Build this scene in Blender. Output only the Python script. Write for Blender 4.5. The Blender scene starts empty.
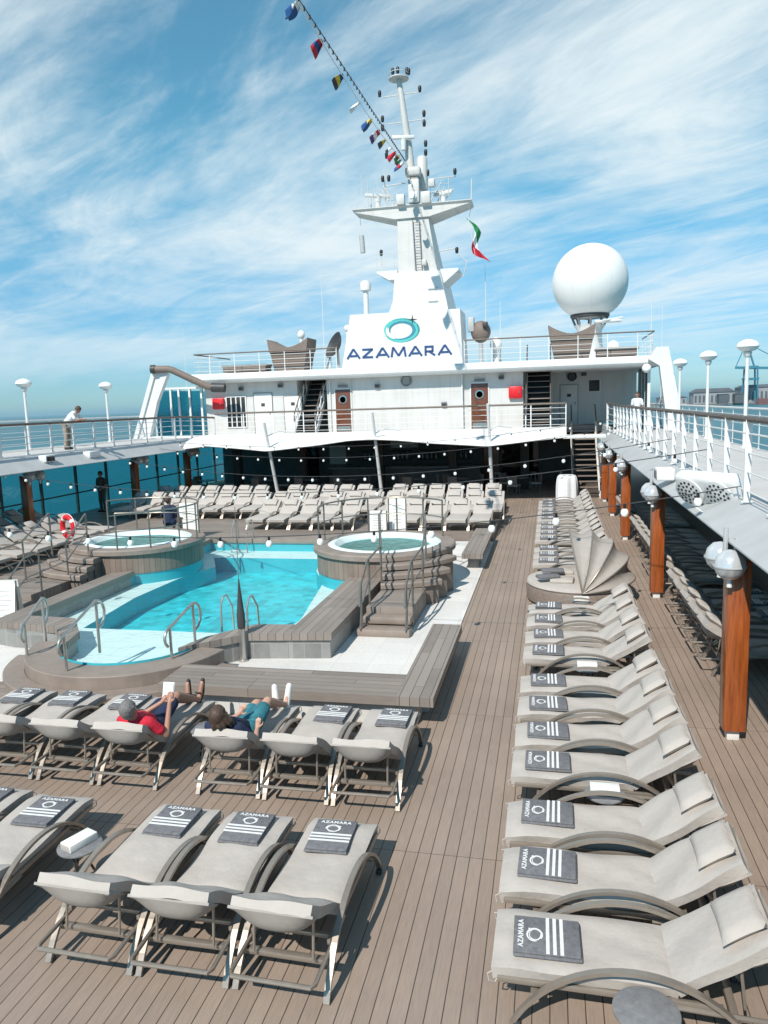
import bpy, bmesh, math, random
from mathutils import Vector, Matrix
from mathutils.geometry import tessellate_polygon
random.seed(11)
R = math.radians
PI = math.pi
scene = bpy.context.scene
COL = scene.collection

# ------------------------------------------------------------------ node helpers
class NT:
    def __init__(s, name):
        s.m = bpy.data.materials.new(name); s.m.use_nodes = True
        s.t = s.m.node_tree; s.n = s.t.nodes; s.l = s.t.links
        s.p = s.n['Principled BSDF']; s.out = s.n['Material Output']
    def new(s, typ, **kw):
        x = s.n.new(typ)
        for k, v in kw.items(): setattr(x, k, v)
        return x
    def put(s, sock, v):
        if isinstance(v, bpy.types.NodeSocket): s.l.new(v, sock)
        else:
            sock.default_value = v
    def math(s, op, a, b=None, c=None):
        x = s.new('ShaderNodeMath', operation=op)
        s.put(x.inputs[0], a)
        if b is not None: s.put(x.inputs[1], b)
        if c is not None: s.put(x.inputs[2], c)
        return x.outputs[0]
    def coord(s):
        return s.new('ShaderNodeTexCoord').outputs['Object']
    def sep(s, v):
        x = s.new('ShaderNodeSeparateXYZ'); s.put(x.inputs[0], v); return x.outputs
    def noise(s, vec, scale, detail=4, rough=.55, scl=None):
        if scl:
            mp = s.new('ShaderNodeMapping'); s.put(mp.inputs['Vector'], vec); mp.inputs['Scale'].default_value = scl; vec = mp.outputs[0]
        x = s.new('ShaderNodeTexNoise'); s.put(x.inputs['Vector'], vec)
        x.inputs['Scale'].default_value = scale; x.inputs['Detail'].default_value = detail; x.inputs['Roughness'].default_value = rough
        return x.outputs['Fac']
    def ramp(s, f, a, b, c0=0., c1=1.):
        x = s.new('ShaderNodeMapRange'); s.put(x.inputs[0], f)
        x.inputs[1].default_value = a; x.inputs[2].default_value = b; x.inputs[3].default_value = c0; x.inputs[4].default_value = c1
        return x.outputs[0]
    def mix(s, f, a, b, blend='MIX'):
        x = s.new('ShaderNodeMix', data_type='RGBA', blend_type=blend)
        s.put(x.inputs[0], f); s.put(x.inputs[6], col4(a)); s.put(x.inputs[7], col4(b))
        return x.outputs[2]
    def bump(s, h, strength=.3, dist=.01):
        x = s.new('ShaderNodeBump'); s.put(x.inputs['Height'], h)
        x.inputs['Strength'].default_value = strength; x.inputs['Distance'].default_value = dist
        s.l.new(x.outputs[0], s.p.inputs['Normal'])
    def base(s, v): s.put(s.p.inputs['Base Color'], col4(v))
    def set(s, **kw):
        for k, v in kw.items(): s.put(s.p.inputs[k.replace('_', ' ')], v)

def col4(c):
    if isinstance(c, (tuple, list)) and len(c) == 3: return (c[0], c[1], c[2], 1)
    return c

MATS = {}
def mat(name, c, rough=.5, metal=0., var=.12, scale=6., bump=0., bscale=40., spec=.5, scl=None, bdist=.004):
    t = NT(name); v = t.coord()
    f = t.noise(v, scale, 5, .6, scl)
    f = t.ramp(f, .3, .7, 1 - var, 1 + var)
    x = t.mix(1.0, c, f, 'MULTIPLY'); t.base(x)
    f2 = t.noise(v, scale * 3.1, 3)
    t.set(Roughness=t.ramp(f2, .3, .7, max(rough - .08, .02), min(rough + .08, 1)), Metallic=metal)
    t.p.inputs['Specular IOR Level'].default_value = spec
    if bump:
        t.bump(t.noise(v, bscale, 4), bump, bdist)
    MATS[name] = t.m
    return t.m

def planks(name, c, axis='X', width=.125, gap=.008, gapc=(.03, .024, .02), rough=.6, var=.16, length=2.6, long='Y', joints=2):
    t = NT(name); v = t.coord(); s = t.sep(v)
    a = s['XYZ'.index(axis)]; b = s['XYZ'.index(long)]
    q = t.math('DIVIDE', a, width); i = t.math('FLOOR', q); fr = t.math('SUBTRACT', q, i)
    wn = t.new('ShaderNodeTexWhiteNoise', noise_dimensions='1D'); t.put(wn.inputs['W'], i)
    rnd = wn.outputs['Value']
    # butt joints
    q2 = t.math('ADD', t.math('DIVIDE', b, length), t.math('MULTIPLY', t.math('FLOOR', t.math('MULTIPLY', rnd, 1.0 + joints)), .333))
    i2 = t.math('FLOOR', q2); fr2 = t.math('SUBTRACT', q2, i2)
    wn2 = t.new('ShaderNodeTexWhiteNoise', noise_dimensions='2D')
    cb = t.new('ShaderNodeCombineXYZ'); t.put(cb.inputs[0], i); t.put(cb.inputs[1], i2); t.l.new(cb.outputs[0], wn2.inputs['Vector'])
    line = t.math('MAXIMUM', t.math('LESS_THAN', fr, gap / width), t.math('LESS_THAN', fr2, .006 / length))
    grain = t.noise(v, 8, 5, .6, (9, .6, 9) if long == 'Y' else (.6, 9, 9))
    big = t.noise(v, .55, 4, .6)
    f = t.math('ADD', t.ramp(wn2.outputs['Value'], 0, 1, 1 - var, 1 + var), t.ramp(grain, .3, .7, -.1, .1))
    f = t.math('ADD', f, t.ramp(big, .3, .7, -.1, .1))
    cc = t.mix(1.0, c, f, 'MULTIPLY')
    spots = t.ramp(t.noise(v, 2.3, 6, .7), .62, .74, 0, .35)
    cc = t.mix(spots, cc, (c[0] * .62, c[1] * .6, c[2] * .58))
    t.base(t.mix(line, cc, gapc))
    t.set(Roughness=t.ramp(grain, .3, .7, rough - .1, rough + .1))
    t.p.inputs['Specular IOR Level'].default_value = .35
    t.bump(t.math('SUBTRACT', t.math('MULTIPLY', grain, .15), line), .5, .004)
    MATS[name] = t.m
    return t.m

# ------------------------------------------------------------------ mesh builder
class MB:
    def __init__(s): s.v = []; s.f = []; s.mi = []; s.sm = []
    def add(s, vs, fs, mi=0, smooth=False):
        o = len(s.v); s.v += [tuple(v) for v in vs]
        for f in fs:
            s.f.append(tuple(o + k for k in f)); s.mi.append(mi); s.sm.append(smooth)
        return s
    def box(s, x0, x1, y0, y1, z0, z1, mi=0):
        vs = [(x0,y0,z0),(x1,y0,z0),(x1,y1,z0),(x0,y1,z0),(x0,y0,z1),(x1,y0,z1),(x1,y1,z1),(x0,y1,z1)]
        return s.add(vs, [(0,3,2,1),(4,5,6,7),(0,1,5,4),(1,2,6,5),(2,3,7,6),(3,0,4,7)], mi)
    def rbox(s, c, size, bev=.01, M=None, mi=0, seg=2, smooth=True, puff=None):
        bm = bmesh.new(); bmesh.ops.create_cube(bm, size=1)
        for v in bm.verts: v.co = Vector((v.co.x * size[0], v.co.y * size[1], v.co.z * size[2]))
        bmesh.ops.bevel(bm, geom=bm.edges[:], offset=min(bev, min(size) * .49), segments=seg, profile=.5, affect='EDGES')
        return s.addbm(bm, Matrix.Translation(Vector(c)) @ (M.to_4x4() if M is not None else Matrix()), mi, smooth)
    def addbm(s, bm, M=None, mi=0, smooth=True):
        bm.verts.index_update()
        vs = [(M @ v.co) if M is not None else v.co.copy() for v in bm.verts]
        fs = [[v.index for v in f.verts] for f in bm.faces]
        bm.free(); return s.add(vs, fs, mi, smooth)
    def tube(s, pts, r, n=8, closed=False, mi=0, smooth=True, cap=True):
        pts = [Vector(p) for p in pts]; k = len(pts)
        rs = r if isinstance(r, (list, tuple)) else [r] * k
        tang = []
        for i in range(k):
            a = pts[(i - 1) % k] if (closed or i > 0) else pts[0]
            b = pts[(i + 1) % k] if (closed or i < k - 1) else pts[-1]
            d = (b - a); tang.append(d.normalized() if d.length > 1e-9 else Vector((0, 0, 1)))
        up = Vector((0, 0, 1)) if abs(tang[0].z) < .9 else Vector((1, 0, 0))
        nrm = (up - tang[0] * up.dot(tang[0])).normalized(); vs = []
        for i in range(k):
            if i:
                nrm = nrm - tang[i] * nrm.dot(tang[i])
                nrm = nrm.normalized() if nrm.length > 1e-6 else tang[i].orthogonal().normalized()
            bi = tang[i].cross(nrm)
            for j in range(n):
                a = 2 * PI * j / n
                vs.append(pts[i] + (nrm * math.cos(a) + bi * math.sin(a)) * rs[i])
        fs = []
        for i in range(k if closed else k - 1):
            i2 = (i + 1) % k
            for j in range(n):
                j2 = (j + 1) % n
                fs.append((i * n + j, i * n + j2, i2 * n + j2, i2 * n + j))
        if cap and not closed:
            fs.append(tuple(range(n - 1, -1, -1))); fs.append(tuple((k - 1) * n + j for j in range(n)))
        return s.add(vs, fs, mi, smooth)
    def sweep(s, pts, w, h, side, mi=0, closed=False):
        # flat bar: width w along the constant vector `side`, thickness h along the in-plane normal
        pts = [Vector(p) for p in pts]; side = Vector(side).normalized(); k = len(pts); vs = []
        for i in range(k):
            a = pts[(i - 1) % k] if (closed or i > 0) else pts[0]
            b = pts[(i + 1) % k] if (closed or i < k - 1) else pts[-1]
            t = (b - a).normalized(); nn = t.cross(side).normalized()
            for sx, sn in ((-1, -1), (1, -1), (1, 1), (-1, 1)):
                vs.append(pts[i] + side * (w / 2 * sx) + nn * (h / 2 * sn))
        fs = []
        for i in range(k if closed else k - 1):
            i2 = (i + 1) % k
            for j in range(4):
                fs.append((i * 4 + j, i * 4 + (j + 1) % 4, i2 * 4 + (j + 1) % 4, i2 * 4 + j))
        if not closed: fs += [(3, 2, 1, 0), tuple((k - 1) * 4 + j for j in range(4))]
        return s.add(vs, fs, mi)
    def lathe(s, prof, n=24, c=(0, 0, 0), mi=0, smooth=True, M=None, arc=2 * PI, a0=0, sx=1., sy=1., cap=True):
        full = abs(arc - 2 * PI) < 1e-6; m = n if full else n + 1; vs = []
        for (r, z) in prof:
            for j in range(m):
                a = a0 + arc * j / n
                p = Vector((r * math.cos(a) * sx, r * math.sin(a) * sy, z))
                if M is not None: p = M @ p
                vs.append(p + Vector(c))
        fs = []
        for i in range(len(prof) - 1):
            for j in range(n):
                j2 = (j + 1) % m
                fs.append((i * m + j, i * m + j2, (i + 1) * m + j2, (i + 1) * m + j))
        if full and cap:
            if prof[0][0] > 1e-6: fs.append(tuple(range(m - 1, -1, -1)))
            if prof[-1][0] > 1e-6: fs.append(tuple((len(prof) - 1) * m + j for j in range(m)))
        return s.add(vs, fs, mi, smooth)
    def ring(s, c, r0, r1, z0, z1, n=48, a0=0, arc=2 * PI, mi=0, bev=.012, smooth=False):
        prof = [(r0, z0), (r1, z0), (r1, z1 - bev), (r1 - bev, z1), (r0 + bev, z1), (r0, z1 - bev), (r0, z0)]
        full = abs(arc - 2 * PI) < 1e-6; m = n if full else n + 1; vs = []
        k = len(prof) - 1
        for (r, z) in prof[:-1]:
            for j in range(m):
                a = a0 + arc * j / n; vs.append((c[0] + r * math.cos(a), c[1] + r * math.sin(a), z))
        fs = []
        for i in range(k):
            i2 = (i + 1) % k
            for j in range(n):
                j2 = (j + 1) % m
                fs.append((i * m + j, i * m + j2, i2 * m + j2, i2 * m + j))
        if not full:
            fs.append(tuple(i * m for i in range(k - 1, -1, -1))); fs.append(tuple(i * m + n for i in range(k)))
        return s.add(vs, fs, mi, smooth)
    def sphere(s, c, r, nu=16, nv=10, sc=(1, 1, 1), mi=0, M=None):
        prof = [(math.sin(PI * i / nv), -math.cos(PI * i / nv)) for i in range(nv + 1)]
        prof[0] = (0, -1); prof[-1] = (0, 1)
        vs = [];
        for (q, z) in prof:
            for j in range(nu):
                a = 2 * PI * j / nu
                p = Vector((q * math.cos(a) * sc[0] * r, q * math.sin(a) * sc[1] * r, z * sc[2] * r))
                if M is not None: p = M @ p
                vs.append(p + Vector(c))
        fs = []
        for i in range(nv):
            for j in range(nu):
                j2 = (j + 1) % nu
                if i == 0: fs.append((j, nu + j2, nu + j))
                elif i == nv - 1: fs.append((i * nu + j, i * nu + j2, (i + 1) * nu + j))
                else: fs.append((i * nu + j, i * nu + j2, (i + 1) * nu + j2, (i + 1) * nu + j))
        return s.add(vs, fs, mi, True)
    def prism(s, poly, z0, z1, mi=0, holes=(), sides=True, bottom=True, mi_side=None):
        loops = [list(poly)] + [list(h) for h in holes]
        tri = tessellate_polygon([[Vector((p[0], p[1], 0)) for p in l] for l in loops])
        flat = [p for l in loops for p in l]; n = len(flat)
        vs = [(p[0], p[1], z1) for p in flat] + [(p[0], p[1], z0) for p in flat]
        fs = []
        for t in tri:
            a, b, c = [flat[k] for k in t]
            if (b[0]-a[0])*(c[1]-a[1]) - (b[1]-a[1])*(c[0]-a[0]) < 0: t = (t[0], t[2], t[1])
            fs.append(tuple(t))
            if bottom: fs.append(tuple(n + k for k in reversed(t)))
        s.add(vs, fs, mi)
        if sides:
            o = 0
            for li, l in enumerate(loops):
                area = sum(l[i][0]*l[(i+1) % len(l)][1] - l[(i+1) % len(l)][0]*l[i][1] for i in range(len(l)))
                k = len(l); fs = []
                for i in range(k):
                    a, b = o + i, o + (i + 1) % k
                    fs.append((n + a, n + b, b, a) if (area > 0) == (li == 0) else (n + b, n + a, a, b))
                s.add(vs, fs, mi if mi_side is None else mi_side)
                o += k
        return s
    def grid(s, fn, nu, nv, mi=0, thick=0., smooth=True):
        P = [[Vector(fn(i / nu, j / nv)) for j in range(nv + 1)] for i in range(nu + 1)]
        vs = [p for row in P for p in row]; w = nv + 1
        fs = [(i*w+j, (i+1)*w+j, (i+1)*w+j+1, i*w+j+1) for i in range(nu) for j in range(nv)]
        if not thick: return s.add(vs, fs, mi, smooth)
        nr = []
        for i in range(nu + 1):
            for j in range(nv + 1):
                du = P[min(i+1, nu)][j] - P[max(i-1, 0)][j]; dv = P[i][min(j+1, nv)] - P[i][max(j-1, 0)]
                q = du.cross(dv); nr.append(q.normalized() if q.length > 1e-9 else Vector((0, 0, 1)))
        n = len(vs); vs2 = [v - nr[k] * thick for k, v in enumerate(vs)]
        f2 = [tuple(n + k for k in reversed(f)) for f in fs]
        ed = [i * w for i in range(nu + 1)] + [nu * w + j for j in range(1, nv + 1)] + [i * w + nv for i in range(nu - 1, -1, -1)] + [j for j in range(nv - 1, 0, -1)]
        f3 = [(ed[k], n + ed[k], n + ed[(k+1) % len(ed)], ed[(k+1) % len(ed)]) for k in range(len(ed))]
        return s.add(vs + vs2, fs + f2 + f3, mi, smooth)
    def build(s, name, mats, parent=None, sharp=40):
        if not isinstance(mats, (list, tuple)): mats = [mats]
        off = Vector((0, 0, 0)); p = parent
        while p is not None:
            off += p.location; p = p.parent
        me = bpy.data.meshes.new(name)
        me.from_pydata([tuple(Vector(v) - off) for v in s.v], [], s.f)
        for m in mats: me.materials.append(m)
        for i, pl in enumerate(me.polygons):
            pl.material_index = s.mi[i]; pl.use_smooth = s.sm[i]
        me.update()
        if any(s.sm):
            try: me.set_sharp_from_angle(angle=R(sharp))
            except Exception: pass
        o = bpy.data.objects.new(name, me); COL.objects.link(o)
        if parent is not None: o.parent = parent
        return o

def tag(o, label=None, cat=None, group=None, kind=None):
    if label: o['label'] = label
    if cat: o['category'] = cat
    if group: o['group'] = group
    if kind: o['kind'] = kind
    return o
def thing(name, loc, label, cat, group=None):
    o = bpy.data.objects.new(name, None); COL.objects.link(o); o.location = loc
    return tag(o, label, cat, group)
def copy_tree(o, parent=None):
    c = o.copy(); COL.objects.link(c)
    if parent is not None: c.parent = parent
    for ch in list(o.children): copy_tree(ch, c)
    return c
def structure(o): o['kind'] = 'structure'; return o
def text_mesh(mb, txt, size, M, mi=0, ext=.002, offset=0., sx=1., align='CENTER', space=1.):
    cu = bpy.data.curves.new('lettering', 'FONT'); cu.body = txt; cu.size = size; cu.align_x = align
    cu.extrude = ext; cu.offset = offset; cu.resolution_u = 3; cu.space_character = space
    ob = bpy.data.objects.new('lettering', cu); COL.objects.link(ob)
    dg = bpy.context.evaluated_depsgraph_get(); dg.update()
    me = bpy.data.meshes.new_from_object(ob.evaluated_get(dg))
    S = Matrix.Diagonal((sx, 1, 1, 1))
    mb.add([M @ (S @ v.co) for v in me.vertices], [tuple(p.vertices) for p in me.polygons], mi)
    bpy.data.objects.remove(ob); bpy.data.meshes.remove(me); bpy.data.curves.remove(cu)

def capsule_surface(caps, voxel=.012, smooth=3, grow=0.):
    # caps: (p0, r0, p1, r1) -> one continuous closed surface
    mb = MB()
    for (a, ra, b, rb) in caps:
        a = Vector(a); b = Vector(b); ra += grow; rb += grow; d = b - a; L = d.length
        if L < 1e-5:
            mb.sphere(a, ra, 14, 10); continue
        q = d.normalized(); ux = q.orthogonal().normalized(); uy = q.cross(ux)
        prof = [(ra * math.sin(t), -ra * math.cos(t)) for t in (0, .4, .8, 1.2, PI/2)] + [(rb * math.cos(t), L + rb * math.sin(t)) for t in (0, .4, .8, 1.2, PI/2)]
        prof = [(max(r_, 0.00001), z_) for r_, z_ in prof]
        M = Matrix((ux, uy, q)).transposed()
        mb.lathe(prof, 14, c=a, M=M)
    ob = mb.build('body_tmp', [])
    m = ob.modifiers.new('r', 'REMESH'); m.mode = 'VOXEL'; m.voxel_size = voxel; m.use_smooth_shade = True
    if smooth:
        k = ob.modifiers.new('s', 'SMOOTH'); k.factor = .5; k.iterations = smooth
    dg = bpy.context.evaluated_depsgraph_get(); dg.update()
    me = bpy.data.meshes.new_from_object(ob.evaluated_get(dg))
    for p in me.polygons: p.use_smooth = True
    old = ob.data; bpy.data.objects.remove(ob); bpy.data.meshes.remove(old)
    return me
def surf_obj(name, me, m, parent):
    me.name = name; me.materials.clear(); me.materials.append(m)
    o = bpy.data.objects.new(name, me); COL.objects.link(o)
    if parent is not None:
        o.parent = parent
    return o
# ------------------------------------------------------------------ materials
planks('deck_planks', (.300, .234, .188), 'X', .127, .008, rough=.62, var=.065, gapc=(.06,.047,.04), length=3.4, joints=0)
planks('shelter_slats', (.20, .155, .13), 'Z', .11, .018, rough=.6, long='X', length=5)
planks('bench_planks_long', (.25, .215, .188), 'X', .14, .007, rough=.6, long='Y', length=2.2)
planks('bench_planks_cross', (.25, .212, .183), 'Y', .14, .006, rough=.6, long='X', length=2.2)
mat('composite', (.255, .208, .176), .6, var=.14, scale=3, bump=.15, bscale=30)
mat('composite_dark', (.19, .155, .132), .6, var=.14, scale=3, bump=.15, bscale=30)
mat('white_paint', (.70, .70, .685), .42, var=.035, scale=1.3, bump=.03, bscale=6)

def ship_paint(name, c, seam=2.4, dirt=.16):
    t = NT(name); v = t.coord(); sp_ = t.sep(v)
    st = t.noise(v, 1.0, 6, .65, (5, 5, .35)); bl = t.noise(v, .8, 5, .6); ln = None
    for k, w_ in ((0, seam), (2, 1.9)):
        q = t.math('DIVIDE', sp_[k], w_); fr_ = t.math('SUBTRACT', q, t.math('FLOOR', q)); l = t.math('LESS_THAN', fr_, .012 / w_); ln = l if ln is None else t.math('MAXIMUM', ln, l)
    x = t.mix(t.ramp(st, .48, .78, 0, dirt*2.2), c, (c[0]*.62, c[1]*.57, c[2]*.50))
    x = t.mix(1.0, x, t.ramp(bl, .3, .7, 1 - dirt*.4, 1 + dirt*.3), 'MULTIPLY')
    rs = t.ramp(t.noise(v, 1.7, 7, .7, (4, 4, .5)), .70, .80, 0, .5)
    x = t.mix(rs, x, (.32, .17, .09)); t.base(t.mix(t.math('MULTIPLY', ln, .35), x, (c[0]*.5, c[1]*.5, c[2]*.5)))
    t.set(Roughness=t.ramp(bl, .3, .7, .38, .58)); t.bump(t.math('SUBTRACT', t.math('MULTIPLY', bl, .8), t.math('MULTIPLY', ln, .4)), .25, .03); MATS[name] = t.m
ship_paint('wall_paint', (.62, .615, .595))
ship_paint('hull_white', (.72, .72, .705), 3.0, .10)
ship_paint('mast_paint', (.62, .61, .585), 2.2, .2)
mat('grey_paint', (.45, .46, .46), .5, var=.08, scale=1.5, bump=.04, bscale=8)
mat('promenade_coating', (.50, .485, .47), .75, var=.08, scale=1.2, bump=.1, bscale=60)
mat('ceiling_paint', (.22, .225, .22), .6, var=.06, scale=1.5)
mat('fabric', (.455, .418, .382), .88, var=.055, scale=4, bump=.5, bscale=7, spec=.15, bdist=.025)
mat('fabric_back', (.36, .33, .30), .85, var=.07, scale=7, bump=.3, bscale=12, spec=.2, bdist=.012)
mat('frame_metal', (.34, .295, .25), .38, metal=.55, var=.06, scale=5)
mat('sling', (.10, .092, .085), .8, var=.1, scale=12)
mat('towel_grey', (.165, .167, .178), .95, var=.22, scale=26, bump=.5, bscale=160, spec=.1)
mat('towel_white', (.72, .72, .71), .95, var=.08, scale=30, bump=.4, bscale=160, spec=.1)
mat('steel_rail', (.27, .25, .22), .36, metal=.7, var=.1, scale=5)
mat('chrome', (.52, .52, .5), .2, metal=.95, var=.05, scale=5)
mat('teak_rail', (.11, .085, .07), .5, var=.2, scale=8, scl=(1, 1, 1))
mat('pool_side', (.035, .42, .50), .35, var=.06, scale=3)
mat('tub_shell', (.52, .85, .87), .35, var=.05, scale=4); mat('shelf_white', (.74, .83, .81), .4, var=.04, scale=4)
mat('stainless', (.5, .48, .45), .33, metal=.8, var=.1, scale=4)
mat('red_paint', (.62, .012, .018), .4, var=.1, scale=4)
mat('black', (.012, .012, .013), .45, var=.1, scale=8)
mat('dark_grey', (.05, .05, .052), .5, var=.12, scale=6)
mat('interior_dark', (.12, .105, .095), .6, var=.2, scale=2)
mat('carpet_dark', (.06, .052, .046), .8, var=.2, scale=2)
mat('rattan', (.20, .155, .13), .65, var=.22, scale=14, bump=.6, bscale=60, scl=(1, 1, 3))
mat('bulb_white', (.86, .86, .83), .18, var=.02, scale=5)
mat('globe_glass', (.62, .64, .65), .16, metal=.35, var=.05, scale=8)
mat('flag_blue', (.02, .09, .27), .8); mat('flag_red', (.55, .02, .04), .8); mat('flag_yellow', (.7, .5, .06), .8)
mat('flag_white', (.75, .75, .75), .8); mat('flag_green', (.02, .22, .07), .8); mat('flag_purple', (.10, .03, .14), .8)
mat('sign_blue', (.015, .06, .19), .5, var=.05); mat('sign_teal', (.08, .46, .44), .5, var=.1, scale=2); mat('sign_teal_dark', (.02, .22, .30), .5)
mat('skin', (.50, .29, .21), .5, var=.07, scale=16); mat('skin_tan', (.38, .20, .14), .5, var=.07, scale=16)
mat('hair_grey', (.16, .15, .145), .7, var=.5, scale=60, bump=.5, bscale=90); mat('hair_brown', (.07, .042, .028), .6, var=.5, scale=60, bump=.5, bscale=90)
mat('shirt_red', (.55, .015, .04), .85, var=.1, scale=12, bump=.8, bscale=14, bdist=.02); mat('shorts_navy', (.012, .022, .06), .85, var=.15, scale=12)
mat('shorts_teal', (.03, .17, .21), .85, var=.3, scale=9, bump=.8, bscale=14, bdist=.02); mat('shirt_white', (.72, .73, .74), .85, var=.05, scale=12, bump=.2, bscale=20)
mat('trousers_khaki', (.30, .25, .20), .85, var=.45, scale=9); mat('uniform_brown', (.10, .072, .055), .85, var=.2, scale=9)
mat('shoe_white', (.75, .75, .73), .6); mat('paper', (.78, .77, .73), .8, var=.05, scale=7)
mat('land', (.16, .17, .17), .9, var=.3, scale=.02); mat('building_grey', (.30, .31, .32), .8, var=.25, scale=.03)
mat('building_dark', (.09, .10, .11), .8, var=.3, scale=.03); mat('crane_blue', (.03, .19, .27), .6, var=.1, scale=.05)
mat('vessel_red', (.17, .075, .07), .6, var=.2, scale=.1)
mat('radome_white', (.80, .80, .78), .45, var=.03, scale=.8)
mat('tablet_top', (.20, .20, .205), .35, var=.18, scale=22)
mat('canopy_white', (.78, .78, .76), .6, var=.05, scale=1.0, bump=.08, bscale=4)

def wood(name, c, long='Z', rough=.28):
    t = NT(name); v = t.coord()
    scl = {'Z': (9, 9, .7), 'X': (.7, 9, 9)}[long]
    g = t.noise(v, 3, 6, .65, scl)
    x = t.mix(t.ramp(g, .3, .72), (c[0]*.45, c[1]*.36, c[2]*.3), c)
    t.base(x); t.set(Roughness=rough); t.p.inputs['Coat Weight'].default_value = .5; t.p.inputs['Coat Roughness'].default_value = .12
    t.bump(g, .1, .003); MATS[name] = t.m
wood('varnished_wood', (.42, .112, .024))
wood('door_wood', (.20, .066, .026))

def tiles(name, c, grout, sx, rough=.5, var=.1, gapw=.006, speck=None, axes='XYZ', lim=.25):
    t = NT(name); v = t.coord(); s = t.sep(v); line = None; ids = []
    for ax in axes:
        q = t.math('DIVIDE', s['XYZ'.index(ax)], sx); i = t.math('FLOOR', q); fr = t.math('SUBTRACT', q, i)
        l = t.math('LESS_THAN', fr, gapw / sx); line = l if line is None else t.math('MAXIMUM', line, l); ids.append(i)
    cb = t.new('ShaderNodeCombineXYZ')
    for k, i in enumerate(ids): t.put(cb.inputs[k], i)
    wn = t.new('ShaderNodeTexWhiteNoise', noise_dimensions='3D'); t.l.new(cb.outputs[0], wn.inputs['Vector'])
    f = t.math('ADD', t.ramp(wn.outputs['Value'], 0, 1, 1-var, 1+var), t.ramp(t.noise(v, .8, 4), .3, .7, -.06, .06))
    if speck: f = t.math('ADD', f, t.ramp(t.noise(v, speck, 3), .3, .7, -.1, .1))
    cc = t.mix(1.0, c, f, 'MULTIPLY')
    t.base(t.mix(line, cc, grout)); t.set(Roughness=rough); t.bump(line, -.3, .003)
    MATS[name] = t.m
tiles('pebble_tile', (.66, .645, .615), (.5, .48, .45), .6, .7, .05, .006, 45, 'XY')
tiles('wall_tile', (.235, .235, .225), (.30, .30, .29), .30, .45, .16, .010, 6, 'XYZ')
tiles('pool_ripple_mosaic', (.035, .54, .61), (.08, .63, .69), .22, .3, .24, .008, 2.2, 'XY')  # mosaic tiles, tone spread widened to stand in for ripple light on the floor

# water
def water(name, tint, scale):
    t = NT(name); t.n.remove(t.p); v = t.coord()
    tr = t.new('ShaderNodeBsdfTransparent'); tr.inputs[0].default_value = (*tint, 1)
    gl = t.new('ShaderNodeBsdfGlossy'); gl.inputs['Roughness'].default_value = .03
    lw = t.new('ShaderNodeLayerWeight'); lw.inputs[0].default_value = .5; fr = t.math('MULTIPLY_ADD', t.math('POWER', lw.outputs['Facing'], 5.0), .34, .02)
    n1 = t.noise(v, scale, 3, .5); n2 = t.noise(v, scale * 3.3, 2, .5)
    h = t.math('ADD', n1, t.math('MULTIPLY', n2, .35))
    b = t.new('ShaderNodeBump'); b.inputs['Strength'].default_value = .7; b.inputs['Distance'].default_value = .09
    t.put(b.inputs['Height'], h); t.l.new(b.outputs[0], gl.inputs['Normal']); t.l.new(b.outputs[0], lw.inputs['Normal'])
    mx = t.new('ShaderNodeMixShader'); t.l.new(fr, mx.inputs[0]); t.l.new(tr.outputs[0], mx.inputs[1]); t.l.new(gl.outputs[0], mx.inputs[2])
    t.l.new(mx.outputs[0], t.out.inputs['Surface']); MATS[name] = t.m
water('pool_water', (.90, .99, .992), 3.2)
water('tub_water', (.72, .97, .985), 5)
def glass(name, tint, gloss=1.45):
    t = NT(name); t.n.remove(t.p)
    tr = t.new('ShaderNodeBsdfTransparent'); tr.inputs[0].default_value = (*tint, 1)
    gl = t.new('ShaderNodeBsdfGlossy'); gl.inputs['Roughness'].default_value = .04
    lw = t.new('ShaderNodeLayerWeight'); lw.inputs[0].default_value = .5; fr = t.math('MULTIPLY_ADD', t.math('POWER', lw.outputs['Facing'], 5.0), .7, .03)
    mx = t.new('ShaderNodeMixShader'); t.l.new(fr, mx.inputs[0]); t.l.new(tr.outputs[0], mx.inputs[1]); t.l.new(gl.outputs[0], mx.inputs[2])
    t.l.new(mx.outputs[0], t.out.inputs['Surface']); MATS[name] = t.m
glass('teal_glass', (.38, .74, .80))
glass('shaded_glass', (.17, .28, .30))  # glass tint darkened to carry the shade under the decks

def jac_planks():
    t = NT('tub_planks'); v = t.coord(); s = t.sep(v)
    a = t.math('ARCTAN2', s[1], s[0]); q = t.math('MULTIPLY', a, 1.7 / .14); i = t.math('FLOOR', q); fr = t.math('SUBTRACT', q, i)
    wn = t.new('ShaderNodeTexWhiteNoise', noise_dimensions='1D'); t.put(wn.inputs['W'], i)
    line = t.math('LESS_THAN', fr, .06)
    f = t.math('ADD', t.ramp(wn.outputs['Value'], 0, 1, .88, 1.12), t.ramp(t.noise(v, 5, 5, .6, (1, 1, .3)), .3, .7, -.15, .15))
    t.base(t.mix(line, t.mix(1.0, (.23, .175, .14), f, 'MULTIPLY'), (.07, .058, .05))); t.set(Roughness=.65); t.bump(line, -.3, .004)
    MATS['tub_planks'] = t.m
jac_planks()

def sea():
    t = NT('sea_water'); v = t.coord()
    n1 = t.noise(v, .05, 6, .6, (1, .5, 1)); n2 = t.noise(v, .004, 4, .6, (1, .35, 1)); n3 = t.noise(v, .35, 4, .6, (1, .6, 1))
    t.base(t.mix(t.ramp(n2, .35, .68), (.008, .10, .13), (.016, .145, .175)))
    t.set(Roughness=.38); t.p.inputs['Specular IOR Level'].default_value = .3
    t.bump(t.math('ADD', t.math('ADD', n1, t.math('MULTIPLY', n2, .8)), t.math('MULTIPLY', n3, .25)), 1.0, 1.6)
    MATS['sea_water'] = t.m
sea()
M = MATS

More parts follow.
